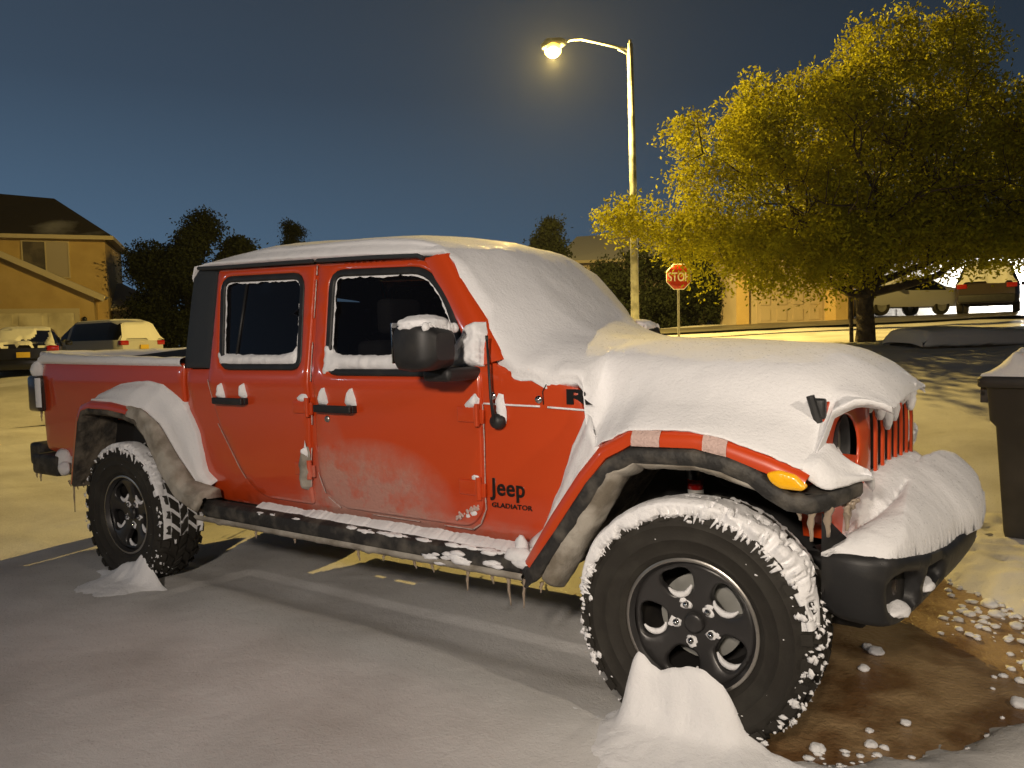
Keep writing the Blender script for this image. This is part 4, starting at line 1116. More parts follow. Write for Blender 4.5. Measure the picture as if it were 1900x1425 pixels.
M['slush2'] = mat('packed_snow_road', (.62, .60, .55), .6, var=(.7, (.46, .44, .38), .42, .62), bump=[(3, .5, .04), (26, .4, .01)])
# roads: one runs past the foot of the driveway, the other crosses behind the stop sign
def ribbon(pts, w, dz, mtl, name, n=60):
    P = dens(pts, 1.0, False); T = np.gradient(P, axis=0); T /= np.linalg.norm(T, axis=1)[:, None]; N = np.stack([-T[:, 1], T[:, 0]], 1)
    mb = MB(); mb.grid([[(p[0] + n_[0] * k, p[1] + n_[1] * k, tz(p[0] + n_[0] * k, p[1] + n_[1] * k) + dz + .02 * nz(p[0], k, 0, .8)) for k in np.linspace(-w, w, 25)] for p, n_ in zip(P, N)])
    return kind(mb.build(name, mtl))
ribbon([(-17, -25), (-16, 0), (-15.0, 12), (-14, 40)], 3.4, .075, M['slush2'], 'road')
a = W(-4, 24); b = W(26, 25.5)
ribbon([(a[0] - 6, a[1] - 4), a[:2], b[:2], (b[0] + 14, b[1] + 10)], 2.1, .11, M['slush'], 'cross_road')

def heap(name, x0, x1, prof, y0, reach, label, mound=.1, nx=110, ny=90):
    xs_ = np.linspace(x0, x1, nx); R = []
    for x in xs_:
        h = float(np.interp(x, [p[0] for p in prof], [p[1] for p in prof])); row = []
        for t in np.linspace(0, 1, ny):
            y = y0 - reach * t; k = math.exp(-(t * 1.9) ** 2.2)
            dist = y0 - y; k = math.exp(-(dist / .050) ** 2.0); k2 = math.exp(-(dist / .30) ** 2) * sst(x0 + .12, x0 + .36, x) * (1 - sst(x1 - .25, x1 - .03, x))
            z = .022 + (h - .022) * k + mound * k2 * (1 - .8 * k) + .016 * fbm(x, y, 0, 6) * (k + .06) + .003 * fbm(x, y, 0, 22) - .02 * sst(.85, 1, t) - .03 * max(0, 1 - (x - x0) / .06) - .03 * max(0, 1 - (x1 - x) / .06)
            row.append((x + .02 * nz(x, y, 0, 6), y - (.010 * fbm(x, 0, z, 9) * min(1, t * 12)), z))
        R.append(row)
    R2 = []
    for i, r in enumerate(R): R2.append(r)
    mb = MB(); mb.grid(R2); o = mb.build(name, M['snow']); o['kind'] = 'stuff'; o['label'] = label; return o
heap('snow_drift', -.52, .46, [(-.52, .03), (-.30, .045), (-.235, .08), (-.212, .20), (-.198, .26), (-.182, .292), (-.160, .282), (-.135, .255), (-.10, .245), (-.06, .258), (.0, .285), (.06, .278), (.12, .24), (.165, .17), (.20, .10), (.27, .06), (.46, .03)], -.935, .62, 'smooth mound of snow drifted against the front wheel', .065)
heap('snow_drift', -3.85, -3.02, [(-3.85, .03), (-3.6, .07), (-3.45, .14), (-3.36, .15), (-3.31, .20), (-3.26, .19), (-3.20, .11), (-3.12, .05), (-3.02, .03)], -.93, .5, 'small wedge of snow drifted against the rear wheel', .05)
mb = MB()
for p, r in (((1.0, .65), .030), ((1.02, .52), .022), ((.99, .36), .034), ((1.05, .22), .026), ((.94, -.02), .028), ((.93, .86), .026), ((.85, .98), .03), ((.74, .93), .024), ((.40, .02), .020), ((.42, .22), .028), ((.38, .26), .02), ((.60, -.38), .016), ((.52, -.60), .018), ((.82, 1.12), .035), ((1.02, .95), .03), ((.5, -.5), .012), ((.37, -.72), .022)):
    mb.blob((p[0], p[1], r * .45), r, (1.15, 1.3, .62), 3, amp=.3)
for k in range(260):
    x = random.uniform(.62, 1.25); y = random.uniform(.6, 1.5) if random.random() < .7 else random.uniform(-.6, .6)
    if y < .6: x = random.uniform(.75, 1.15) + .1
    r = random.uniform(.004, .022); mb.blob((x, y, r * .4), r, (1.2, 1.2, .6), 1, amp=.5)
for k in range(140):
    x = random.uniform(.35, .9); mb.blob((x, -.85 + .45 * (x - .35) + random.gauss(0, .07), .005), random.uniform(.004, .016), (1.4, 1.2, .5), 1, amp=.5)
o = kind(mb.build('snow_clumps', M['snow']), 'stuff', 'broken lumps of snow scattered on the wet driveway')

# ---------------------------------------------------------------- wheelie bin
M['lid'] = M['bin']
bn = thing('wheelie_bin', 'tall black plastic rubbish bin with snow on its lid at the right edge', 'rubbish bin', (1.145, 2.60, 0), math.radians(-14))
def bring(w, d, z, e=.12):
    return [(w * np.sign(math.cos(a)) * abs(math.cos(a)) ** e, d * np.sign(math.sin(a)) * abs(math.sin(a)) ** e, z) for a in np.linspace(0, 2 * PI, 41)[:-1]]
mb = MB(); mb.grid([bring(.22, .26, .03), bring(.235, .275, .1), bring(.275, .32, .78), bring(.305, .345, .82), bring(.318, .36, 1.02), bring(.325, .365, 1.03)], 0, True)
mb.build('body', M['bin'], bn, ang=40)
mb = MB(); mb.grid([bring(.355, .40, 1.035), bring(.362, .405, 1.045), bring(.362, .405, 1.09), bring(.350, .395, 1.105), bring(.25, .30, 1.125), bring(.02, .02, 1.13)], 0, True)
mb.build('lid', M['bin'], bn, ang=40)
mb = MB(); mb.box((-.36, -.30, .93), (-.315, -.26, 1.03), 0, .006); mb.box((-.36, .26, .93), (-.315, .30, 1.03), 0, .006); mb.tube([(-.345, -.30, .99), (-.345, .30, .99)], .014, 10); mb.build('handle', M['bin'], bn, ang=40)
for sg in (-1, 1):
    mb = MB(); mb.lathe([(0, -.025), (.12, -.025), (.125, -.015), (.125, .015), (.12, .025), (0, .025)], (.20, sg * .25, .125), 32, axis='y'); mb.build('wheel', M['rubber'], bn, ang=40)
mb = MB(); R = []
for a in np.linspace(-.335, .34, 40):
    R.append([(a, b, 1.105 + max(-.01, (.035 + .115 * sst(-.30, -.14, a)) * min(1, max(0, min(.345 - abs(a), .385 - abs(b)) / .06)) ** .5 * (1 + .45 * fbm(a, b, 0, 6, 3)))) for b in np.linspace(-.39, .39, 44)])
mb.grid(R); mb.build('snow_on_lid', M['snow'], bn)
# leaf litter at its foot
mb = MB()
for k in range(70):
    x, y = random.gauss(1.0, .25), random.gauss(2.25, .22); mb.blob((x, y, .045), random.uniform(.01, .03), (1.4, 1.1, .5), 1, amp=.6)
M['litter'] = mat('leaf_litter', (.10, .08, .03), .9, var=(12, (.3, .28, .2), .45, .6))
kind(mb.build('leaf_litter', M['litter']), 'stuff', 'trampled leaves and snow at the foot of the bin')

# ---------------------------------------------------------------- snow covered kerb wall to the right
M['stone'] = mat('dark_stone', (.10, .09, .07), .9, var=(6, (.03, .028, .022), .45, .6), bump=[(8, .8, .04)])
pw_ = W(6.95, 12.4); pl = thing('garden_wall', 'low dark stone wall capped by thick snow beside the driveway', 'garden wall', (pw_[0], pw_[1], tz(pw_[0], pw_[1])), ROT + .05)
mb = MB(); R = []
for x in np.linspace(-.15, 4.4, 60):
    k = .012 * fbm(x, 0, 0, 6); R.append([(x, 0 + k, -.1), (x, -.03 + k, .05), (x, .0 + k, .13), (x, 1.1, .13), (x, 1.1, -.1)])
mb.grid(R); mb.box((-.16, .0, -.1), (-.10, 1.1, .12)); mb.build('stone_course', M['stone'], pl)
mb = MB(); R = []
for x in np.linspace(-.24, 4.5, 90):
    e = min(1, max(0, (x + .24) / .12)) ** .5; h = .24 * e * (1 + .15 * fbm(x, 0, 0, .9)); k = .02 * fbm(x, 1, 0, 5)
    R.append([(x, y, z) for y, z in cr(np.array([(.0, .09 + k), (-.07 * e, .11 + k), (-.085 * e, .16), (-.02, .09 + h), (.3, .14 + h), (.9, .16 + h), (1.2, .12 + h * .8), (1.4, -.05)]), 4)])
mb.grid(R); mb.build('snow_cap', M['snow_far'], pl)

# ---------------------------------------------------------------- street lamp
bx_, by_ = W(3.28, 20.0)[:2]; bz = tz(bx_, by_)
lp = thing('street_lamp', 'tall grey pole with a curved arm and a glowing amber lamp head', 'street lamp', (bx_, by_, bz), ROT)
H = 8.92 - bz
mb = MB(); mb.tube([(0, 0, -.1), (0, 0, H * .5), (-.04, 0, H)], [.115, .095, .075], 20); mb.tube([(0, 0, 0), (0, 0, .25)], [.17, .14], 20)
M['pole'] = mat('painted_pole', (.11, .115, .10), .5, var=(3, (.34, .35, .32), .4, .6))
mb.tube([(-.04, 0, H - .05), (-.04, 0, H + .10)], [.05, .045], 12)
mb.build('pole', M['pole'], lp)
arm = [(-.06, 0, H - .16), (-.45, 0, H - .05), (-.9, 0, H + .06), (-1.3, 0, H + .15), (-1.55, 0, H + .14), (-1.75, 0, H + .06)]
mb = MB(); mb.tube(arm, [.04, .035, .032, .03, .03, .03], 10); mb.tube([(-.05, 0, H - .28), (-.35, 0, H - .13)], .02, 8); mb.build('arm', M['pole'], lp)
mb = MB(); mb.tube([(-1.68, 0, H + .08), (-1.80, 0, H + .08), (-2.15, 0, H + .04), (-2.32, 0, H - .02)], [.06, .12, .15, .06], 16); hd_ = mb.build('lamp_head', M['pole'], lp)
M['bulb'] = mat('lamp_bulb', (1, .8, .4), .4, emit=((1.0, .72, .25), 60)); M['bowl'] = mat('lamp_bowl', (1, .7, .2), .3, alpha=.55, emit=((1.0, .50, .05), 2.6))
mb = MB(); mb.blob((-2.03, 0, H - .14), .12, (1.2, 1, 1.05), 3, amp=.0); mb.build('bulb', M['bulb'], hd_); mb = MB(); mb.blob((-2.03, 0, H - .10), .20, (1.1, .95, 1.0), 3, amp=.0); lb = mb.build('lamp_bowl', M['bowl'], hd_)
ld = bpy.data.lights.new('street_light', 'POINT'); ld.energy = 9800; ld.color = (1.0, .69, .18); ld.shadow_soft_size = .06
lo = bpy.data.objects.new('street_light', ld); C.objects.link(lo); lo.parent = lp; lo.location = (-2.03, 0, H - .37)

# ---------------------------------------------------------------- stop sign
M['signred'] = mat('sign_red', (.45, .02, .01), .4, var=(4, (.36, .02, .012), .4, .6)); M['signwhite'] = mat('sign_white', (.75, .74, .68), .4)
sx_, sy_ = W(4.55, 20.5)[:2]; sz_ = tz(sx_, sy_)
sp = thing('stop_sign', 'red octagonal stop sign on a thin post below the tree branches', 'road sign', (sx_, sy_, sz_), ROT + .10)
zc_ = 1.41 + (622 - 515) / 1405 * 20.5 - sz_
mb = MB(); mb.box((-.03, .02, -.2), (.03, .05, zc_ + .35)); mb.build('post', M['steel'], sp, smooth=False)
oc = lambda r: [(r * math.cos(PI / 8 + k * PI / 4), r * math.sin(PI / 8 + k * PI / 4)) for k in range(8)]
def sf(off): return lambda u, v: (np.stack([u, np.full_like(u, -off), zc_ + v], 1), np.tile([0., -1., 0.], (len(u), 1)))
sheet('border', oc(.375), sf(.004), M['signwhite'], sp, step=.2, thick=.004)
pnl = sheet('panel', oc(.352), sf(.008), M['signred'], sp, step=.2, thick=.003)
text('STOP', .33, (-.30, -.012, zc_ - .115), (PI / 2, 0, 0), M['signwhite'], sp, 'lettering', .002, .006, .74)

# ---------------------------------------------------------------- trees
def leafmat(name, a, b_, tr=.35):
    m = bpy.data.materials.new(name); m.use_nodes = True; nt = m.node_tree; nt.nodes.clear(); L = nt.links
    out = nt.nodes.new('ShaderNodeOutputMaterial'); df = nt.nodes.new('ShaderNodeBsdfDiffuse'); tl = nt.nodes.new('ShaderNodeBsdfTranslucent'); mx = nt.nodes.new('ShaderNodeMixShader'); mx.inputs[0].default_value = tr
    tc = nt.nodes.new('ShaderNodeTexCoord'); n = nt.nodes.new('ShaderNodeTexNoise'); n.inputs['Scale'].default_value = 2.4; n.inputs['Detail'].default_value = 5; L.new(tc.outputs['Object'], n.inputs['Vector'])
    mr = nt.nodes.new('ShaderNodeMapRange'); mr.inputs['From Min'].default_value = .38; mr.inputs['From Max'].default_value = .62; L.new(n.outputs['Fac'], mr.inputs['Value'])
    c = nt.nodes.new('ShaderNodeMix'); c.data_type = 'RGBA'; c.inputs[6].default_value = (*a, 1); c.inputs[7].default_value = (*b_, 1); L.new(mr.outputs['Result'], c.inputs[0])
    L.new(c.outputs[2], df.inputs[0]); L.new(c.outputs[2], tl.inputs[0]); L.new(df.outputs[0], mx.inputs[1]); L.new(tl.outputs[0], mx.inputs[2]); L.new(mx.outputs[0], out.inputs[0])
    return m
M['leaf'] = leafmat('yellowing_leaves', (.33, .30, .018), (.48, .47, .032), .25)
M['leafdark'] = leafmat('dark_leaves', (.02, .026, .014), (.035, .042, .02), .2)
M['bark'] = mat('bark', (.050, .038, .026), .9, var=(7, (.10, .08, .055), .45, .65), bump=[(18, .9, .03)])

def leaf_cloud(name, pts, mtl, parent, size, per, droop=.6, seed=1):
    """pts (n,3) spray roots: each spray is a drooping stem with leaflets"""
    rg = np.random.default_rng(seed); n = len(pts)
    V = np.zeros((n, per, 4, 3)); az = rg.uniform(0, 2 * PI, n); dirs = np.stack([np.cos(az), np.sin(az), rg.uniform(-droop * 1.6, .25, n)], 1)
    dirs /= np.linalg.norm(dirs, axis=1)[:, None]; Ls = rg.uniform(1.8, 4.2, n) * size
    for k in range(per):
        t = (k + .5) / per; base = pts + dirs * (Ls * t)[:, None] + np.array([0, 0, -1]) * (droop * size * 1.8 * t * t)
        a = rg.normal(size=(n, 3)); a /= np.linalg.norm(a, axis=1)[:, None]; b = np.cross(a, rg.normal(size=(n, 3))); b /= np.linalg.norm(b, axis=1)[:, None]
        a *= size * rg.uniform(.6, 1.1, n)[:, None]; b *= size * .42
        base = base + rg.normal(0, size * .35, (n, 3))
        V[:, k, 0] = base; V[:, k, 1] = base + a * .5 + b * .5; V[:, k, 2] = base + a; V[:, k, 3] = base + a * .5 - b * .5
    V = V.reshape(-1, 3); nf = n * per
    me = bpy.data.meshes.new(name); me.vertices.add(len(V)); me.vertices.foreach_set('co', V.ravel())
    me.loops.add(nf * 4); me.loops.foreach_set('vertex_index', np.arange(nf * 4)); me.polygons.add(nf)
    me.polygons.foreach_set('loop_start', np.arange(0, nf * 4, 4)); me.update(calc_edges=True); me.materials.append(mtl)
    o = bpy.data.objects.new(name, me); C.objects.link(o); o.parent = parent; return o

def grow(rg, base, dirn, length, rad, depth, segs, tips, mb, bend=.25, lift=.05, env=None):
    p = Vector(base); d = Vector(dirn).normalized(); n = 6; path = [p.copy()]; rr = [rad]
    for i in range(n):
        d = (d + Vector((rg.gauss(0, bend), rg.gauss(0, bend), rg.gauss(0, bend) + lift)) * .45).normalized(); p = p + d * (length / n); path.append(p.copy()); rr.append(rad * (1 - .55 * (i + 1) / n))
    if depth >= 1 and min(q.z for q in path) < 1.5: return
    mb.tube(path, rr, max(5, 9 - depth), cap=False)
    for i in range(2, n + 1): segs.append((path[i], depth))
    if depth >= segs_max[0]: tips.append((path[-1], d)); return
    k = 4 if depth == 0 else 3
    for j in range(k):
        q = path[rg.randint(3, n)] if j < k - 1 else path[-1]
        ax = d.orthogonal().normalized(); ax = Matrix.Rotation(rg.uniform(0, 2 * PI), 3, d) @ ax
        nd = (d * rg.uniform(.45, .85) + ax * rg.uniform(.5, .95)).normalized()
        grow(rg, q, nd, length * rg.uniform(.55, .78), rad * .5, depth + 1, segs, tips, mb, bend, lift)
segs_max = [3]

# the large tree: crown shape in local metres (x to the right of the view, y away, z up from its foot)
tx, ty = W(7.0, 15.0)[:2]; tzz = tz(tx, ty)
tr = thing('honey_locust_tree', 'large spreading tree of drooping yellow green leaves lit by the street lamp', 'tree', (tx, ty, tzz), ROT)
mb = MB(); rg = random.Random(11); segs = []; tips = []
mb.tube([(0, 0, -.2), (.02, 0, .3), (.0, .03, .8), (.05, .05, 1.15)], [.22, .175, .165, .19], 14)
mb.tube([(-.0, -.05, .95), (-.35, -.1, 1.0), (-.75, -.05, 1.28), (-1.2, .1, 1.9), (-1.9, .2, 2.5)], [.10, .085, .07, .05, .03], 8)
mb.tube([(.05, -.05, 1.0), (.7, -.15, 1.12), (1.3, -.2, 1.3), (1.9, -.3, 1.75), (2.4, -.3, 2.2)], [.10, .07, .06, .04, .02], 8)
lobes = []
limbs = [((-.9, -.1, 1.0), 2.9), ((-.55, .3, 1.2), 2.8), ((-.2, -.4, 1.4), 2.8), ((.1, .3, 1.6), 3.1), ((.5, -.1, 1.3), 2.8), ((.95, .2, 1.0), 2.8), ((.3, .6, 1.2), 2.6), ((-1.2, .2, .55), 2.9), ((1.3, -.2, .6), 2.8)]
for dn, L in limbs: grow(rg, (.03, .04, 1.1), dn, L * .66, .085, 0, segs, tips, mb, .22, .02)
mb.build('trunk', M['bark'], tr, ang=60)
crown = [(-2.9, 0, 2.55, 1.5, 1.4, .75), (-4.3, -.1, 2.65, 1.05, .9, .42), (-5.0, -.1, 2.72, .45, .5, .22), (-2.3, .1, 3.7, 1.35, 1.4, .85), (-3.0, .0, 4.2, 1.1, 1.1, .45), (-3.4, 0, 3.3, .75, .9, .35), (-1.2, -.1, 4.3, 1.5, 1.6, .95), (-2.0, .1, 4.9, .7, .8, .5), (-.7, 0, 5.0, 1.0, 1.1, .55),
         (.2, .3, 3.2, 2.0, 2.0, 1.4), (.8, .1, 4.9, 1.5, 1.5, 1.0), (.35, .1, 5.9, .75, .8, .65), (1.6, 0, 5.6, .9, .9, .9), (1.9, .1, 6.3, .45, .5, .4), (2.3, .2, 3.7, 1.8, 1.8, 1.4), (3.5, .2, 3.3, 1.6, 1.6, 1.3), (3.3, .1, 4.6, 1.0, 1.2, .8), (4.6, .2, 2.8, 1.2, 1.3, 1.0),
         (-2.0, -.2, 1.75, 1.5, 1.2, .55), (-3.0, .0, 1.55, .8, .8, .42), (-.9, -.4, 1.45, .8, .8, .4), (1.3, -.2, 1.9, 1.4, 1.2, .6), (3.0, .1, 2.0, 1.6, 1.2, .5), (-1.1, .2, 2.6, 1.5, 1.5, 1.0), (4.4, .2, 3.9, .9, 1, .7), (-1.9, -.5, 1.35, .9, .7, .4), (-2.6, -.2, 2.05, 1.3, 1.1, .5), (-.6, -.6, 2.0, 1.3, 1.0, .6), (.8, -.6, 2.3, 1.5, 1.0, .7), (2.4, -.5, 2.3, 1.3, 1.0, .6)]
nr = np.random.default_rng(5); pts = []
vol = np.array([c[3] * c[4] * c[5] for c in crown]); cnt = (vol ** .78 / (vol ** .78).sum() * 26000).astype(int)
for c, k in zip(crown, cnt):
    u = nr.normal(size=(k * 2, 3)); u /= np.linalg.norm(u, axis=1)[:, None]; u *= (nr.uniform(.15, 1.08, k * 2) ** .5)[:, None]
    p = np.array(c[:3]) + u * np.array(c[3:6])
    keep = [noise.noise(Vector(q * 1.15)) + .85 * noise.noise(Vector(q * 2.8)) > (.02 if q[0] < -1.2 else -.28) and ((q[0] + 3.67) / .42) ** 2 + ((q[2] - 1.36) / .40) ** 2 > 1 for q in p]
    pts.append(p[np.array(keep)][:k])
pts = np.concatenate(pts)
lv = leaf_cloud('crown', pts, M['leaf'], tr, .105, 6, .8, 3)
# fine twigs through the crown
tw = MB(); selp = pts[pts[:, 2] > 2.0]; sel = selp[nr.choice(len(selp), 420, replace=False)]; sg_ = np.array([s_[0][:] for s_ in segs] + [(-1.9, .2, 2.5), (2.4, -.3, 2.2), (-1.2, .1, 1.9), (1.3, -.2, 1.3)])
order = sel[np.argsort(np.linalg.norm(sel - np.array([0, 0, 2.2]), axis=1))]; nodes = [np.array(s_) for s_ in sg_]
NA = np.array(nodes)
for q in order:
    dd = np.linalg.norm(NA - q, axis=1) + .5 * np.maximum(0, NA[:, 2] - q[2] - .1); j = int(dd.argmin()); a = NA[j]
    L = np.linalg.norm(q - a)
    if L > 2.4: continue
    midp = (a + q) / 2 + np.array([0, 0, .08 * L]) + nr.normal(0, .05 * L, 3)
    tw.tube([tuple(a), tuple(midp), tuple(q)], [min(.03, .008 + .014 * L), min(.02, .006 + .008 * L), .004], 5, cap=False); NA = np.vstack([NA, q, midp])
tw.build('branches', M['bark'], tr)
# thin stake beside it
kx, ky = W(6.72, 14.95)[:2]
st = MB(); st.tube([(kx, ky, tz(kx, ky) - .1), (kx - .03, ky, tz(kx, ky) + 1.25)], .038, 8); tag(st.build('tree_stake', M['bark']), 'dark wooden stake standing just left of the large tree trunk', 'stake')

def dark_tree(s_, d, h, w, seed, label, n=2600, lobes_=None, base=.25, size=.16, mtl='leafdark'):
    x, y = W(s_, d)[:2]; t = thing('tree', label, 'tree', (x, y, tz(x, y)), ROT + seed)
    mb = MB(); mb.tube([(0, 0, -.3), (.05, 0, h * .35), (0, .1, h * .8)], [w * .06, w * .045, .03], 8)
    rg2 = np.random.default_rng(seed)
    for k in range(0):
        a = rg2.uniform(0, 6.28); z0 = h * rg2.uniform(.15, .6); mb.tube([(0, 0, z0), (.25 * w * math.cos(a), .25 * w * math.sin(a), z0 + h * .15), (.42 * w * math.cos(a), .42 * w * math.sin(a), z0 + h * .28)], [.08, .05, .02], 6, cap=False)
    mb.build('trunk', M['bark'], t)
    P = []
    for k in range(16):
        a = rg2.uniform(0, 6.28); zz = rg2.uniform(base, .88); rr = w * .5 * math.sin(min(1, (1 - zz) * 2.0) * PI / 2) * rg2.uniform(.3, .8)
        c = np.array([rr * math.cos(a), rr * math.sin(a), h * zz]); rad = w * .5 * rg2.uniform(.28, .5) * (1.15 - .5 * zz)
        u = rg2.normal(size=(n // 16, 3)); u /= np.linalg.norm(u, axis=1)[:, None]; P.append(c + u * rad * (rg2.uniform(.05, 1.0, (n // 16, 1)) ** .6))
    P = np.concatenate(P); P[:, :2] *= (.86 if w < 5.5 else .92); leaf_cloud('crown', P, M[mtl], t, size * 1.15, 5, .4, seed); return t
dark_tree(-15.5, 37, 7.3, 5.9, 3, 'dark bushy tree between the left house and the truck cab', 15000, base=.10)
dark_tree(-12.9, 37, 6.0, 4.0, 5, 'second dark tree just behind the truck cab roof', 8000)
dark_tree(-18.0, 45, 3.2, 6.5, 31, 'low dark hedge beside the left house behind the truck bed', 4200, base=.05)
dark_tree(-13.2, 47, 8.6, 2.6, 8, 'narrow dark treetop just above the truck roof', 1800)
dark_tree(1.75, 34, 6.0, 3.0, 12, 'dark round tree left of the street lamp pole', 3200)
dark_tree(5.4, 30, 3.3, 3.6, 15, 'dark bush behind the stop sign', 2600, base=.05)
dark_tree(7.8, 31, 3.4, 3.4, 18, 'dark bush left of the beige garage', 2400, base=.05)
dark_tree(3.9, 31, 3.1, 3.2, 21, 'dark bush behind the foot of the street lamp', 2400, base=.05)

# ---------------------------------------------------------------- houses
def stucco(name, c, c2): return mat(name, c, .9, var=(1.3, c2, .4, .65), bump=[(40, .4, .01)])
M['stucco_y'] = stucco('tan_stucco', (.55, .40, .18), (.48, .34, .15)); M['stucco_b'] = stucco('beige_stucco', (.48, .40, .30), (.42, .35, .26)); M['stucco_w'] = stucco('white_stucco', (.78, .76, .72), (.70, .68, .64))
M['trim'] = mat('cream_trim', (.55, .48, .34), .7); M['gdoor'] = mat('garage_door', (.80, .74, .58), .6, var=(.9, (.52, .46, .33), .4, .6)); M['gdoorb'] = mat('beige_garage_door', (.44, .36, .27), .6)
M['shingle'] = mat('shingles', (.035, .028, .022), .9, var=(.32, (.30, .30, .32), .52, .66), bump=[(12, .6, .02)])
M['shingle2'] = mat('snowy_shingles', (.34, .34, .37), .9, var=(.45, (.035, .03, .028), .55, .64), bump=[(12, .6, .02)])
M['roofsnow'] = mat('snowy_roof', (.62, .62, .64), .9, var=(.35, (.06, .055, .05), .58, .66), bump=[(12, .6, .02)])
M['win'] = mat('window_glass', (.10, .09, .085), .15, spec=.6, var=(1.5, (.16, .14, .12), .45, .6)); M['blind'] = mat('window_blind', (.42, .37, .32), .7)
def lbox(name, a, b, m, par, bev=0):
    mb = MB(); mb.box(a, b, 0, bev); return mb.build(name, m, par, smooth=False)
def slab(name, quad, t, m, par):
    """thick roof slab from four corner points"""
    q = [Vector(p) for p in quad]; n = (q[1] - q[0]).cross(q[3] - q[0]).normalized()
    if n.z < 0: n = -n
    mb = MB(); vs = [tuple(p) for p in q] + [tuple(p + n * t) for p in q]
    mb.add(vs, [(0, 1, 2, 3), (4, 5, 6, 7), (0, 1, 5, 4), (1, 2, 6, 5), (2, 3, 7, 6), (3, 0, 4, 7)]); return mb.build(name, m, par, smooth=False)
def gdoor(par, x0, x1, z1, y, m, rows_=4, cols_=4):
    mb = MB(); mb.box((x0, y, 0), (x1, y + .05, z1))
    for r in range(rows_):
        for c in range(cols_):
            w = (x1 - x0) / cols_; h = z1 / rows_; mb.box((x0 + c * w + .12, y - .025, r * h + .08), (x0 + (c + 1) * w - .12, y, (r + 1) * h - .08))
    return mb.build('garage_door', m, par, smooth=False)
def win_(par, x0, x1, z0, z1, y, halves=True):
    f = MB()
    for a, b in (((x0 - .06, y - .04, z0 - .06), (x1 + .06, y + .02, z0)), ((x0 - .06, y - .04, z1), (x1 + .06, y + .02, z1 + .06)), ((x0 - .06, y - .04, z0), (x0, y + .02, z1)), ((x1, y - .04, z0), (x1 + .06, y + .02, z1)), (((x0 + x1) / 2 - .025, y - .035, z0), ((x0 + x1) / 2 + .025, y + .02, z1))): f.box(a, b)
    w = f.build('window', M['trim'], par, smooth=False)
    mid_ = (x0 + x1) / 2
    lbox('pane', (x0, y - .005, z0), (mid_ - .025, y + .01, z1), M['win'], w); lbox('blind', (mid_ + .025, y - .012, z0), (x1, y + .008, z1), M['blind'] if halves else M['win'], w)

# left two storey house (local x = right, y = away)
ox, oy = W(0, 0)[:2]
hz0 = .55
hs = thing('house', 'two storey tan stucco house with dark hipped roof at the left edge', 'house', (*W(-19.0, 36)[:2], hz0), ROT + .36)
h_ = lambda z: z - hz0
lbox('upper_wall', (-9, 0, 0), (0, 6, h_(6.55)), M['stucco_y'], hs)
win_(hs, -3.35, -1.55, h_(4.75), h_(6.35), -.01)
rf = MB(); ev = h_(6.6); rdg = h_(9.0)
e = [(-9.6, -.55, ev), (.42, -.55, ev), (.42, 6.5, ev), (-9.6, 6.5, ev)]; r0, r1 = (-6.0, 3.0, rdg + .05), (-2.5, 3.0, rdg - .15)
rf.add(e + [r0, r1], [(0, 1, 5, 4), (1, 2, 5), (2, 3, 4, 5), (3, 0, 4)]); rf.build('roof', M['shingle'], hs, smooth=False)
lbox('fascia', (-9.6, -.56, ev - .16), (.43, -.50, ev + .02), M['trim'], hs); lbox('fascia', (.38, -.50, ev - .16), (.43, 6.5, ev + .02), M['trim'], hs); lbox('soffit', (-9.55, -.5, ev - .05), (.38, 6.4, ev - .01), M['trim'], hs)
# garage gable in front
g0 = -1.0; gx0, gx1 = -13.0, -.15
pk_x = -6.6; pk_z = h_(7.0); ez = h_(3.95); gy = g0
wl = MB(); pr = [(gx0, 0), (gx1 - .3, 0), (gx1 - .3, ez - .02), (pk_x, pk_z - .12), (gx0, ez - .02)]
wl.add([(x, gy, z) for x, z in pr] + [(x, 0, z) for x, z in pr], [(0, 1, 2, 3, 4), (5, 9, 8, 7, 6), (1, 6, 7, 2), (0, 4, 9, 5)]); wl.build('garage_wall', M['stucco_y'], hs, smooth=False)
slab('garage_roof', [(pk_x, gy - .4, pk_z - .05), (gx1 + .12, gy - .4, ez - .24), (gx1 + .12, .2, ez - .24), (pk_x, .2, pk_z - .05)], .12, M['shingle2'], hs)
slab('garage_roof', [(gx0 - .4, gy - .4, ez - .24), (pk_x, gy - .4, pk_z - .05), (pk_x, .2, pk_z - .05), (gx0 - .4, .2, ez - .24)], .12, M['shingle2'], hs)
slab('rake_board', [(pk_x, gy - .46, pk_z - .20), (gx1 + .14, gy - .46, ez - .42), (gx1 + .14, gy - .41, ez - .42), (pk_x, gy - .41, pk_z - .20)], .26, M['trim'], hs)
slab('rake_board', [(gx0 - .4, gy - .46, ez - .42), (pk_x, gy - .46, pk_z - .20), (pk_x, gy - .41, pk_z - .20), (gx0 - .4, gy - .41, ez - .42)], .26, M['trim'], hs)
gdoor(hs, -8.2, -1.25, h_(3.05), gy - .03, M['gdoor'], 4, 6)
lbox('door_trim', (-8.4, gy - .06, h_(3.05)), (-1.05, gy - .005, h_(3.25)), M['trim'], hs); lbox('door_trim', (-1.25, gy - .06, 0), (-1.05, gy - .005, h_(3.05)), M['trim'], hs)
mb = MB(); mb.blob((-.85, gy - .1, h_(2.75)), .10, (1, .8, 1.3), 2, amp=0); mb.build('wall_lantern', M['decal'], hs)
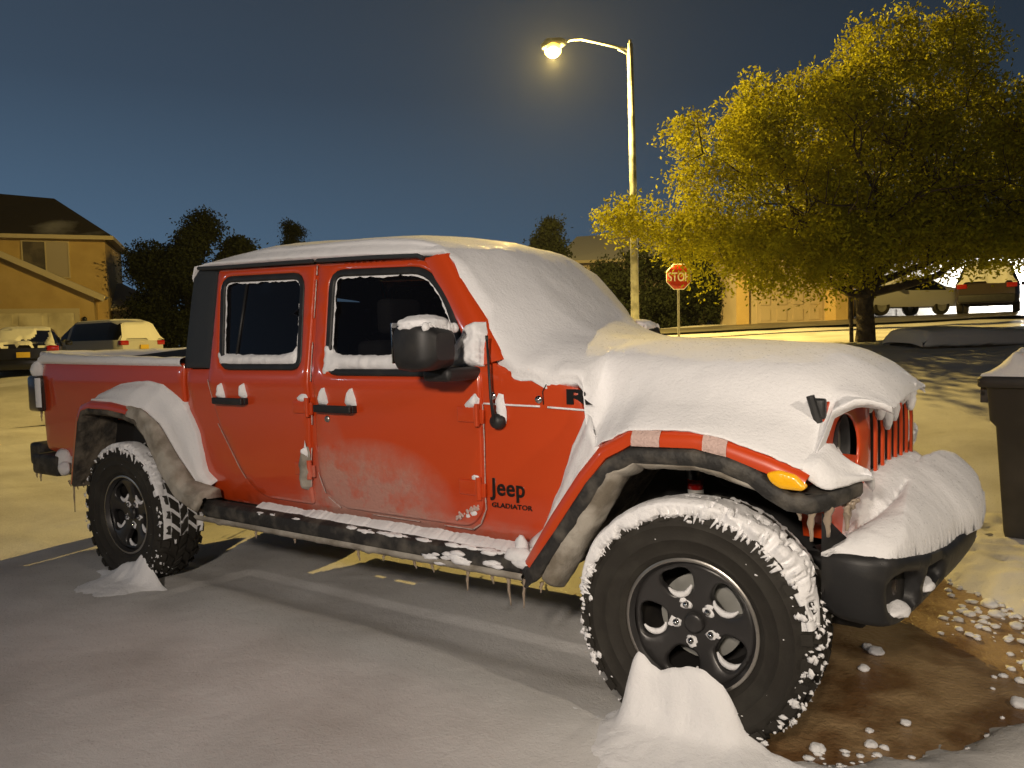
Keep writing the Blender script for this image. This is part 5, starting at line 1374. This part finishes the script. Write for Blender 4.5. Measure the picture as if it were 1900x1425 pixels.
# low side wing
lbox('wing_wall', (.0, 1.5, 0), (2.2, 6, h_(3.3)), M['stucco_b'], hs)
rf = MB(); rf.add([(-1.9, .9, h_(3.35)), (2.6, .9, h_(3.35)), (2.6, 6.4, h_(3.35)), (-1.9, 6.4, h_(3.35)), (-1.9, 3.6, h_(4.75)), (.2, 3.6, h_(4.75))], [(0, 1, 5, 4), (1, 2, 5), (2, 3, 4, 5)]); rf.build('wing_roof', M['shingle2'], hs, smooth=False)
lbox('wing_fascia', (-1.9, .86, h_(3.2)), (2.62, .92, h_(3.37)), M['trim'], hs)

# house with the beige garage, right of centre
hb = thing('house', 'low beige house with a pale garage door behind the big tree', 'house', (*W(8.4, 28.2)[:2], 1.78), ROT + .02)
lbox('wall', (0, 0, -.3), (4.3, 6, 2.9), M['stucco_b'], hb); lbox('corner_pier', (-.02, -.12, -.3), (.42, 0, 2.9), M['stucco_y'], hb)
gdoor(hb, .75, 3.2, 2.3, -.03, M['gdoorb'], 4, 4)
lbox('house_pier', (3.3, -.9, -.3), (3.75, 0, 1.15), M['stucco_y'], hb); lbox('pier_cap', (3.26, -.94, -.3), (3.79, -.02, -.05), M['trim'], hb); lbox('corner_pier', (3.85, -.1, -.3), (4.35, 0, 2.9), M['stucco_y'], hb)
slab('roof', [(-.5, -.6, 2.85), (5, -.6, 2.85), (5, 3, 4.3), (-.5, 3, 4.3)], .12, M['shingle2'], hb); slab('roof', [(-.5, 3, 4.3), (5, 3, 4.3), (5, 6.6, 2.85), (-.5, 6.6, 2.85)], .12, M['shingle2'], hb)
# house with snowy roof beyond the pole
hc_ = thing('house', 'dark house whose snow dusted roof shows behind the street lamp pole', 'house', (*W(3.2, 44)[:2], 1.7), ROT - .12)
lbox('wall', (0, 0, -.5), (10, 8, 4.1), M['stucco_b'], hc_)
rf = MB(); rf.add([(-.6, -.6, 4.05), (10.6, -.6, 4.05), (10.6, 8.6, 4.05), (-.6, 8.6, 4.05), (.6, 4, 6.0), (9, 4, 6.2)], [(0, 1, 5, 4), (1, 2, 5), (2, 3, 4, 5), (3, 0, 4)]); rf.build('roof', M['roofsnow'], hc_, smooth=False)
lbox('fascia', (-.6, -.62, 3.9), (10.6, -.56, 4.06), M['trim'], hc_)
# brightly lit white house at the far right
hw = thing('house', 'white walled house under a bright floodlight at the far right', 'house', (*W(13.2, 38)[:2], 1.95), ROT)
lbox('wall', (0, 0, -.4), (18, 8, 2.75), M['stucco_w'], hw)
M['siding'] = M['stucco_w']; gdoor(hw, 3.0, 8.0, 2.3, -.03, M['stucco_w'], 4, 5); gdoor(hw, 9.3, 12.0, 2.3, -.03, M['stucco_w'], 4, 3)
slab('roof', [(-.6, -.8, 2.7), (18.6, -.8, 2.7), (18.6, 4, 4.6), (-.6, 4, 4.6)], .14, M['shingle2'], hw); slab('roof', [(-.6, 4, 4.6), (18.6, 4, 4.6), (18.6, 8.8, 2.7), (-.6, 8.8, 2.7)], .14, M['shingle2'], hw)
M['flood'] = mat('floodlight', (1, 1, 1), .4, emit=((1, .97, .9), 40))
fl = MB(); fl.box((12.2, -.25, 1.75), (12.6, -.1, 1.98), 0, .02); fo = fl.build('floodlight', M['flood'], hw)
ld2 = bpy.data.lights.new('flood_lamp', 'POINT'); ld2.energy = 2400; ld2.color = (1, .95, .86); ld2.shadow_soft_size = .15
l2 = bpy.data.objects.new('flood_lamp', ld2); C.objects.link(l2); l2.parent = hw; l2.location = (11.6, -1.6, 1.9)

# ---------------------------------------------------------------- parked cars
def car_paint(n, c, r=.35): return mat(n, c, r, spec=.5, coat=.4, metal=.1)
def make_car(name, label, loc, rot, paintm, L=4.6, Wd=1.84, H_=1.68, suv=True, snow='partial', seed=0, plate=True):
    t = thing(name, label, 'car', loc, rot)
    hw_ = Wd / 2; wb = .80
    if suv: top = [(-L / 2, .95, 0), (-L / 2 + .05, 1.0, 0), (-L / 2 + .32, H_ - .10, 1), (-L / 2 + .7, H_, 1), (.35, H_ - .02, 1), (1.15, 1.08, 0), (L / 2 - .2, .95, 0), (L / 2, .70, 0)]
    else: top = [(-L / 2, .90, 0), (-L / 2 + .12, 1.02, 0), (-L / 2 + .55, 1.08, 0), (-L / 2 + 1.15, H_ - .08, 1), (-L / 2 + 1.7, H_, 1), (.35, H_ - .02, 1), (1.2, 1.02, 0), (L / 2 - .2, .88, 0), (L / 2, .62, 0)]
    xs2 = sorted(set([p[0] for p in top] + list(np.linspace(-L / 2, L / 2, 34))))
    tx_ = [p[0] for p in top]; tz2 = [p[1] for p in top]
    belt = 1.0 if suv else .95
    R = []; mi = []
    for x in xs2:
        z = float(np.interp(x, tx_, tz2)); e = min(1, (L / 2 - abs(x)) / .35); w = hw_ * (.86 + .14 * math.sin(min(1, max(0, e)) * PI / 2)); b = min(belt, z - .02)
        zb = .32; cab_ = max(0, z - belt)
        wt = w - .28 * cab_ - (.06 if cab_ > 0 else 0)
        half = [(w * .90, zb), (w * .99, zb + .12), (w, .62), (w * .985, b), (wt + (.0 if cab_ > .05 else -.05), z - .06 if cab_ > .1 else z - .01), (wt * .88, z), (0, z + .02)]
        R.append([(x, -y, zz) for y, zz in half] + [(x, y, zz) for y, zz in half[-2::-1]])
    mb = MB(); nv = len(R[0])
    vs = [p for r in R for p in r]; fs = []; ms = []
    for i in range(len(R) - 1):
        xm = (xs2[i] + xs2[i + 1]) / 2; cab_ = np.interp(xm, tx_, tz2) - belt
        for j in range(nv - 1):
            fs.append((i * nv + j, i * nv + j + 1, (i + 1) * nv + j + 1, (i + 1) * nv + j)); g = 0
            slope = abs(float(np.interp(xs2[i + 1], tx_, tz2)) - float(np.interp(xs2[i], tx_, tz2))) / max(.01, xs2[i + 1] - xs2[i])
            if j in (3, nv - 5) and cab_ > .22 and not (abs(xm + .35) < .05 or abs(xm - .45) < .04): g = 1
            if j in (4, 5, 6, 7) and slope > .55 and cab_ > .10: g = 1
            ms.append(g)
    fs.append(tuple(range(nv))[::-1]); ms.append(0); fs.append(tuple((len(R) - 1) * nv + k for k in range(nv))); ms.append(0)
    mb.v = vs; mb.f = fs; mb.m = ms
    mb.build('body', [paintm, M['glass']], t, ang=35)
    for x in (-L / 2 + .85, L / 2 - .90):
        for sgn in (-1, 1):
            k = MB(); k.lathe([(.20, .02), (.22, .09), (.33, .10), (.345, .07), (.345, -.09), (.2, -.1)], (x, sgn * (hw_ - .12), .345), 28, sgn=sgn); k.lathe([(.215, .05), (.20, .085), (.05, .07), (0, .08)], (x, sgn * (hw_ - .12), .345), 20, 1, sgn=sgn)
            k.build('wheel', [M['rubber'], M['steel']], t, ang=40)
    k = MB(); k.box((-L / 2 - .06, -hw_ * .88, .34), (-L / 2 + .12, hw_ * .88, .62), 0, .04); k.build('rear_bumper', M['black'] if suv else paintm, t, ang=40)
    for sgn in (-1, 1):
        k = MB(); k.box((-L / 2 - .02, min(sgn * hw_ * .60, sgn * hw_ * .93), .82), (-L / 2 + .16, max(sgn * hw_ * .60, sgn * hw_ * .93), .98), 0, .03); k.build('tail_light', M['redlens'], t, ang=40)
        k = MB(); k.box((.75, min(sgn * hw_, sgn * (hw_ + .20)), 1.0), (.88, max(sgn * hw_, sgn * (hw_ + .20)), 1.14), 0, .04); k.build('side_mirror', paintm, t, ang=40)
    if plate:
        k = MB(); k.box((-L / 2 - .075, -.16, .68 if suv else .66), (-L / 2 - .03, .16, .83 if suv else .81), 0, .005); k.build('number_plate', M['plate'], t)
    # snow lying on top
    R = []
    for x in np.linspace(-L / 2 + .04, L / 2 - .05, 70):
        z = float(np.interp(x, tx_, tz2)); cab_ = max(0, z - belt); w = hw_ * .93 - .30 * cab_ - (.08 if cab_ > 0 else 0)
        row = []
        for tt in np.linspace(-1, 1, 30):
            y = tt * w; m_ = .055 * (1 - abs(tt) ** 6) - .010
            sl = 1 if snow == 'full' else (1 if noise.noise(Vector((x * 1.3, y * 1.6, seed))) > -.05 else -1)
            steep = x < -L / 2 + (.36 if suv else 1.2) and x > -L / 2 + .03
            if snow != 'full' and not steep: sl = 1 if noise.noise(Vector((x * .8, y, seed))) > -.35 else -1
            row.append((x - (.03 if steep else 0), y, z + (m_ if sl > 0 else -.04) + .02))
        R.append(row)
    k = MB(); k.grid(R); k.build('snow_cover', M['snow_far'], t)
    return t
M['plate'] = mat('number_plate', (.62, .42, .05), .5); M['black_paint'] = car_paint('black_paint', (.012, .012, .016), .2); M['silver_paint'] = car_paint('silver_paint', (.52, .52, .52), .35); M['brown_paint'] = car_paint('brown_paint', (.045, .032, .026), .3); M['white_paint'] = car_paint('white_paint', (.55, .55, .55))
def place(s_, d, dz=0): x, y = W(s_, d)[:2]; return (x, y, tz(x, y) + .05 + dz)
make_car('parked_car', 'black car with snow patches and yellow plate at the left edge', place(-14.6, 23.0, -.22), ROT + PI / 2 + .50, M['black_paint'], 4.6, 1.84, 1.50, False, seed=2)
make_car('parked_suv', 'silver sport utility car with snowy rear window near the truck bed', place(-14.9, 27.5, -.25), ROT + PI / 2 + .48 + .62, M['silver_paint'], 4.7, 1.86, 1.68, True, seed=5)
make_car('parked_suv', 'dark brown sport utility car seen from behind before the white house', place(17.4, 27.6), ROT + PI / 2 - .60, M['brown_paint'], 4.7, 1.88, 1.72, True, snow='none', seed=9, plate=False)
make_car('parked_car', 'pale car half hidden behind the big tree trunk', place(15.2, 30.0), ROT + PI + .25, M['white_paint'], 4.5, 1.8, 1.45, False, seed=12)

# ================================================================== LIGHT, SKY, CAMERA
def lamp(name, loc, e, col, size=.12):
    l = bpy.data.lights.new(name, 'POINT'); l.energy = e; l.color = col; l.shadow_soft_size = size
    o = bpy.data.objects.new(name, l); C.objects.link(o); o.location = loc; return o
def spot(name, loc, to, e, col, size, deg, blend=1.0):
    l = bpy.data.lights.new(name, 'SPOT'); l.energy = e; l.color = col; l.shadow_soft_size = size; l.spot_size = math.radians(deg); l.spot_blend = blend
    o = bpy.data.objects.new(name, l); C.objects.link(o); o.location = loc; o.rotation_euler = (Vector(to) - Vector(loc)).to_track_quat('-Z', 'Y').to_euler(); return o
spot('porch_light', (.55, -4.9, 2.5), (-1.6, -.3, 2.0), 560, (1.0, .87, .74), .16, 92)
spot('garage_light', (2.9, -1.6, 2.5), (-.1, 0, 1.2), 150, (1.0, .86, .70), .09, 100)
lamp('neighbour_porch_light', (-10.5, -8.6, 3.3), 110, (.72, .84, 1.0), .16)
spot('driveway_fill', (1.15, -4.7, 2.6), (.75, -.35, .1), 230, (1.0, .84, .64), .12, 50, .9)  # added spot that brightens the wet ground and bumper, not a separate lamp

wd = bpy.data.worlds.new('World'); scene.world = wd; wd.use_nodes = True; nt = wd.node_tree; nt.nodes.clear(); L_ = nt.links
out = nt.nodes.new('ShaderNodeOutputWorld'); bg = nt.nodes.new('ShaderNodeBackground'); L_.new(bg.outputs[0], out.inputs[0])
tc = nt.nodes.new('ShaderNodeTexCoord'); sp_ = nt.nodes.new('ShaderNodeSeparateXYZ'); L_.new(tc.outputs['Generated'], sp_.inputs[0])
ramp = nt.nodes.new('ShaderNodeValToRGB'); L_.new(sp_.outputs[2], ramp.inputs[0])
el = ramp.color_ramp.elements
el[0].position = 0.0; el[0].color = (.080, .145, .230, 1); el[1].position = .55; el[1].color = (.024, .031, .042, 1)
e2 = el.new(.12); e2.color = (.058, .106, .170, 1); e3 = el.new(.30); e3.color = (.034, .056, .088, 1)
# the town glow lies to the left of the view, the right side is darker
dot = nt.nodes.new('ShaderNodeVectorMath'); dot.operation = 'DOT_PRODUCT'; dot.inputs[1].default_value = (RX, RY, 0); L_.new(tc.outputs['Generated'], dot.inputs[0])
mr = nt.nodes.new('ShaderNodeMapRange'); mr.inputs['From Min'].default_value = -.55; mr.inputs['From Max'].default_value = .5; mr.inputs['To Min'].default_value = 1.15; mr.inputs['To Max'].default_value = .50
L_.new(dot.outputs['Value'], mr.inputs['Value'])
dt2 = nt.nodes.new('ShaderNodeVectorMath'); dt2.operation = 'DOT_PRODUCT'; dt2.inputs[1].default_value = (FX, FY, 0); L_.new(tc.outputs['Generated'], dt2.inputs[0])
m2_ = nt.nodes.new('ShaderNodeMapRange'); m2_.inputs['From Min'].default_value = -.3; m2_.inputs['From Max'].default_value = .35; m2_.inputs['To Min'].default_value = .10; m2_.inputs['To Max'].default_value = 1
L_.new(dt2.outputs['Value'], m2_.inputs['Value']); mm_ = nt.nodes.new('ShaderNodeMath'); mm_.operation = 'MULTIPLY'; L_.new(mr.outputs['Result'], mm_.inputs[0]); L_.new(m2_.outputs['Result'], mm_.inputs[1])
hz = nt.nodes.new('ShaderNodeMix'); hz.data_type = 'RGBA'; hz.blend_type = 'MULTIPLY'; hz.inputs[0].default_value = 1; L_.new(ramp.outputs[0], hz.inputs[6]); L_.new(mm_.outputs[0], hz.inputs[7]); L_.new(hz.outputs[2], bg.inputs[0])
bg.inputs[1].default_value = 1.06

# thin volume added to imitate lens bloom around the street lamp
m_ = bpy.data.materials.new('bloom_haze'); m_.use_nodes = True; hn = m_.node_tree; hn.nodes.clear()
ho = hn.nodes.new('ShaderNodeOutputMaterial'); hv = hn.nodes.new('ShaderNodeVolumePrincipled'); hv.inputs['Density'].default_value = .0003; hv.inputs['Color'].default_value = (.86, .89, .93, 1); hv.inputs['Anisotropy'].default_value = .5
hn.links.new(hv.outputs[0], ho.inputs['Volume'])
mb = MB(); mb.box((-158, -38, -1.6), (98, 168, 11.5)); kind(mb.build('bloom_haze', m_, smooth=False), 'stuff')

cam = bpy.data.cameras.new('camera'); co = bpy.data.objects.new('camera', cam); C.objects.link(co); scene.camera = co
PITCH, ROLL, FPX = -.05976749, -.02331713, 1405.1
f = Vector((math.sin(YAW) * math.cos(PITCH), math.cos(YAW) * math.cos(PITCH), math.sin(PITCH))); r = Vector((math.cos(YAW), -math.sin(YAW), 0)); u = r.cross(f)
r2 = r * math.cos(ROLL) + u * math.sin(ROLL); u2 = u * math.cos(ROLL) - r * math.sin(ROLL)
mw = Matrix(((r2.x, u2.x, -f.x, CAM[0]), (r2.y, u2.y, -f.y, CAM[1]), (r2.z, u2.z, -f.z, CAM[2]), (0, 0, 0, 1))); co.matrix_world = mw
cam.sensor_width = 36; cam.lens = 36 * FPX / 1900; cam.clip_start = .05; cam.clip_end = 1000
scene.view_settings.view_transform = 'Standard'; scene.view_settings.look = 'None'; scene.view_settings.exposure = 0; scene.view_settings.gamma = 1
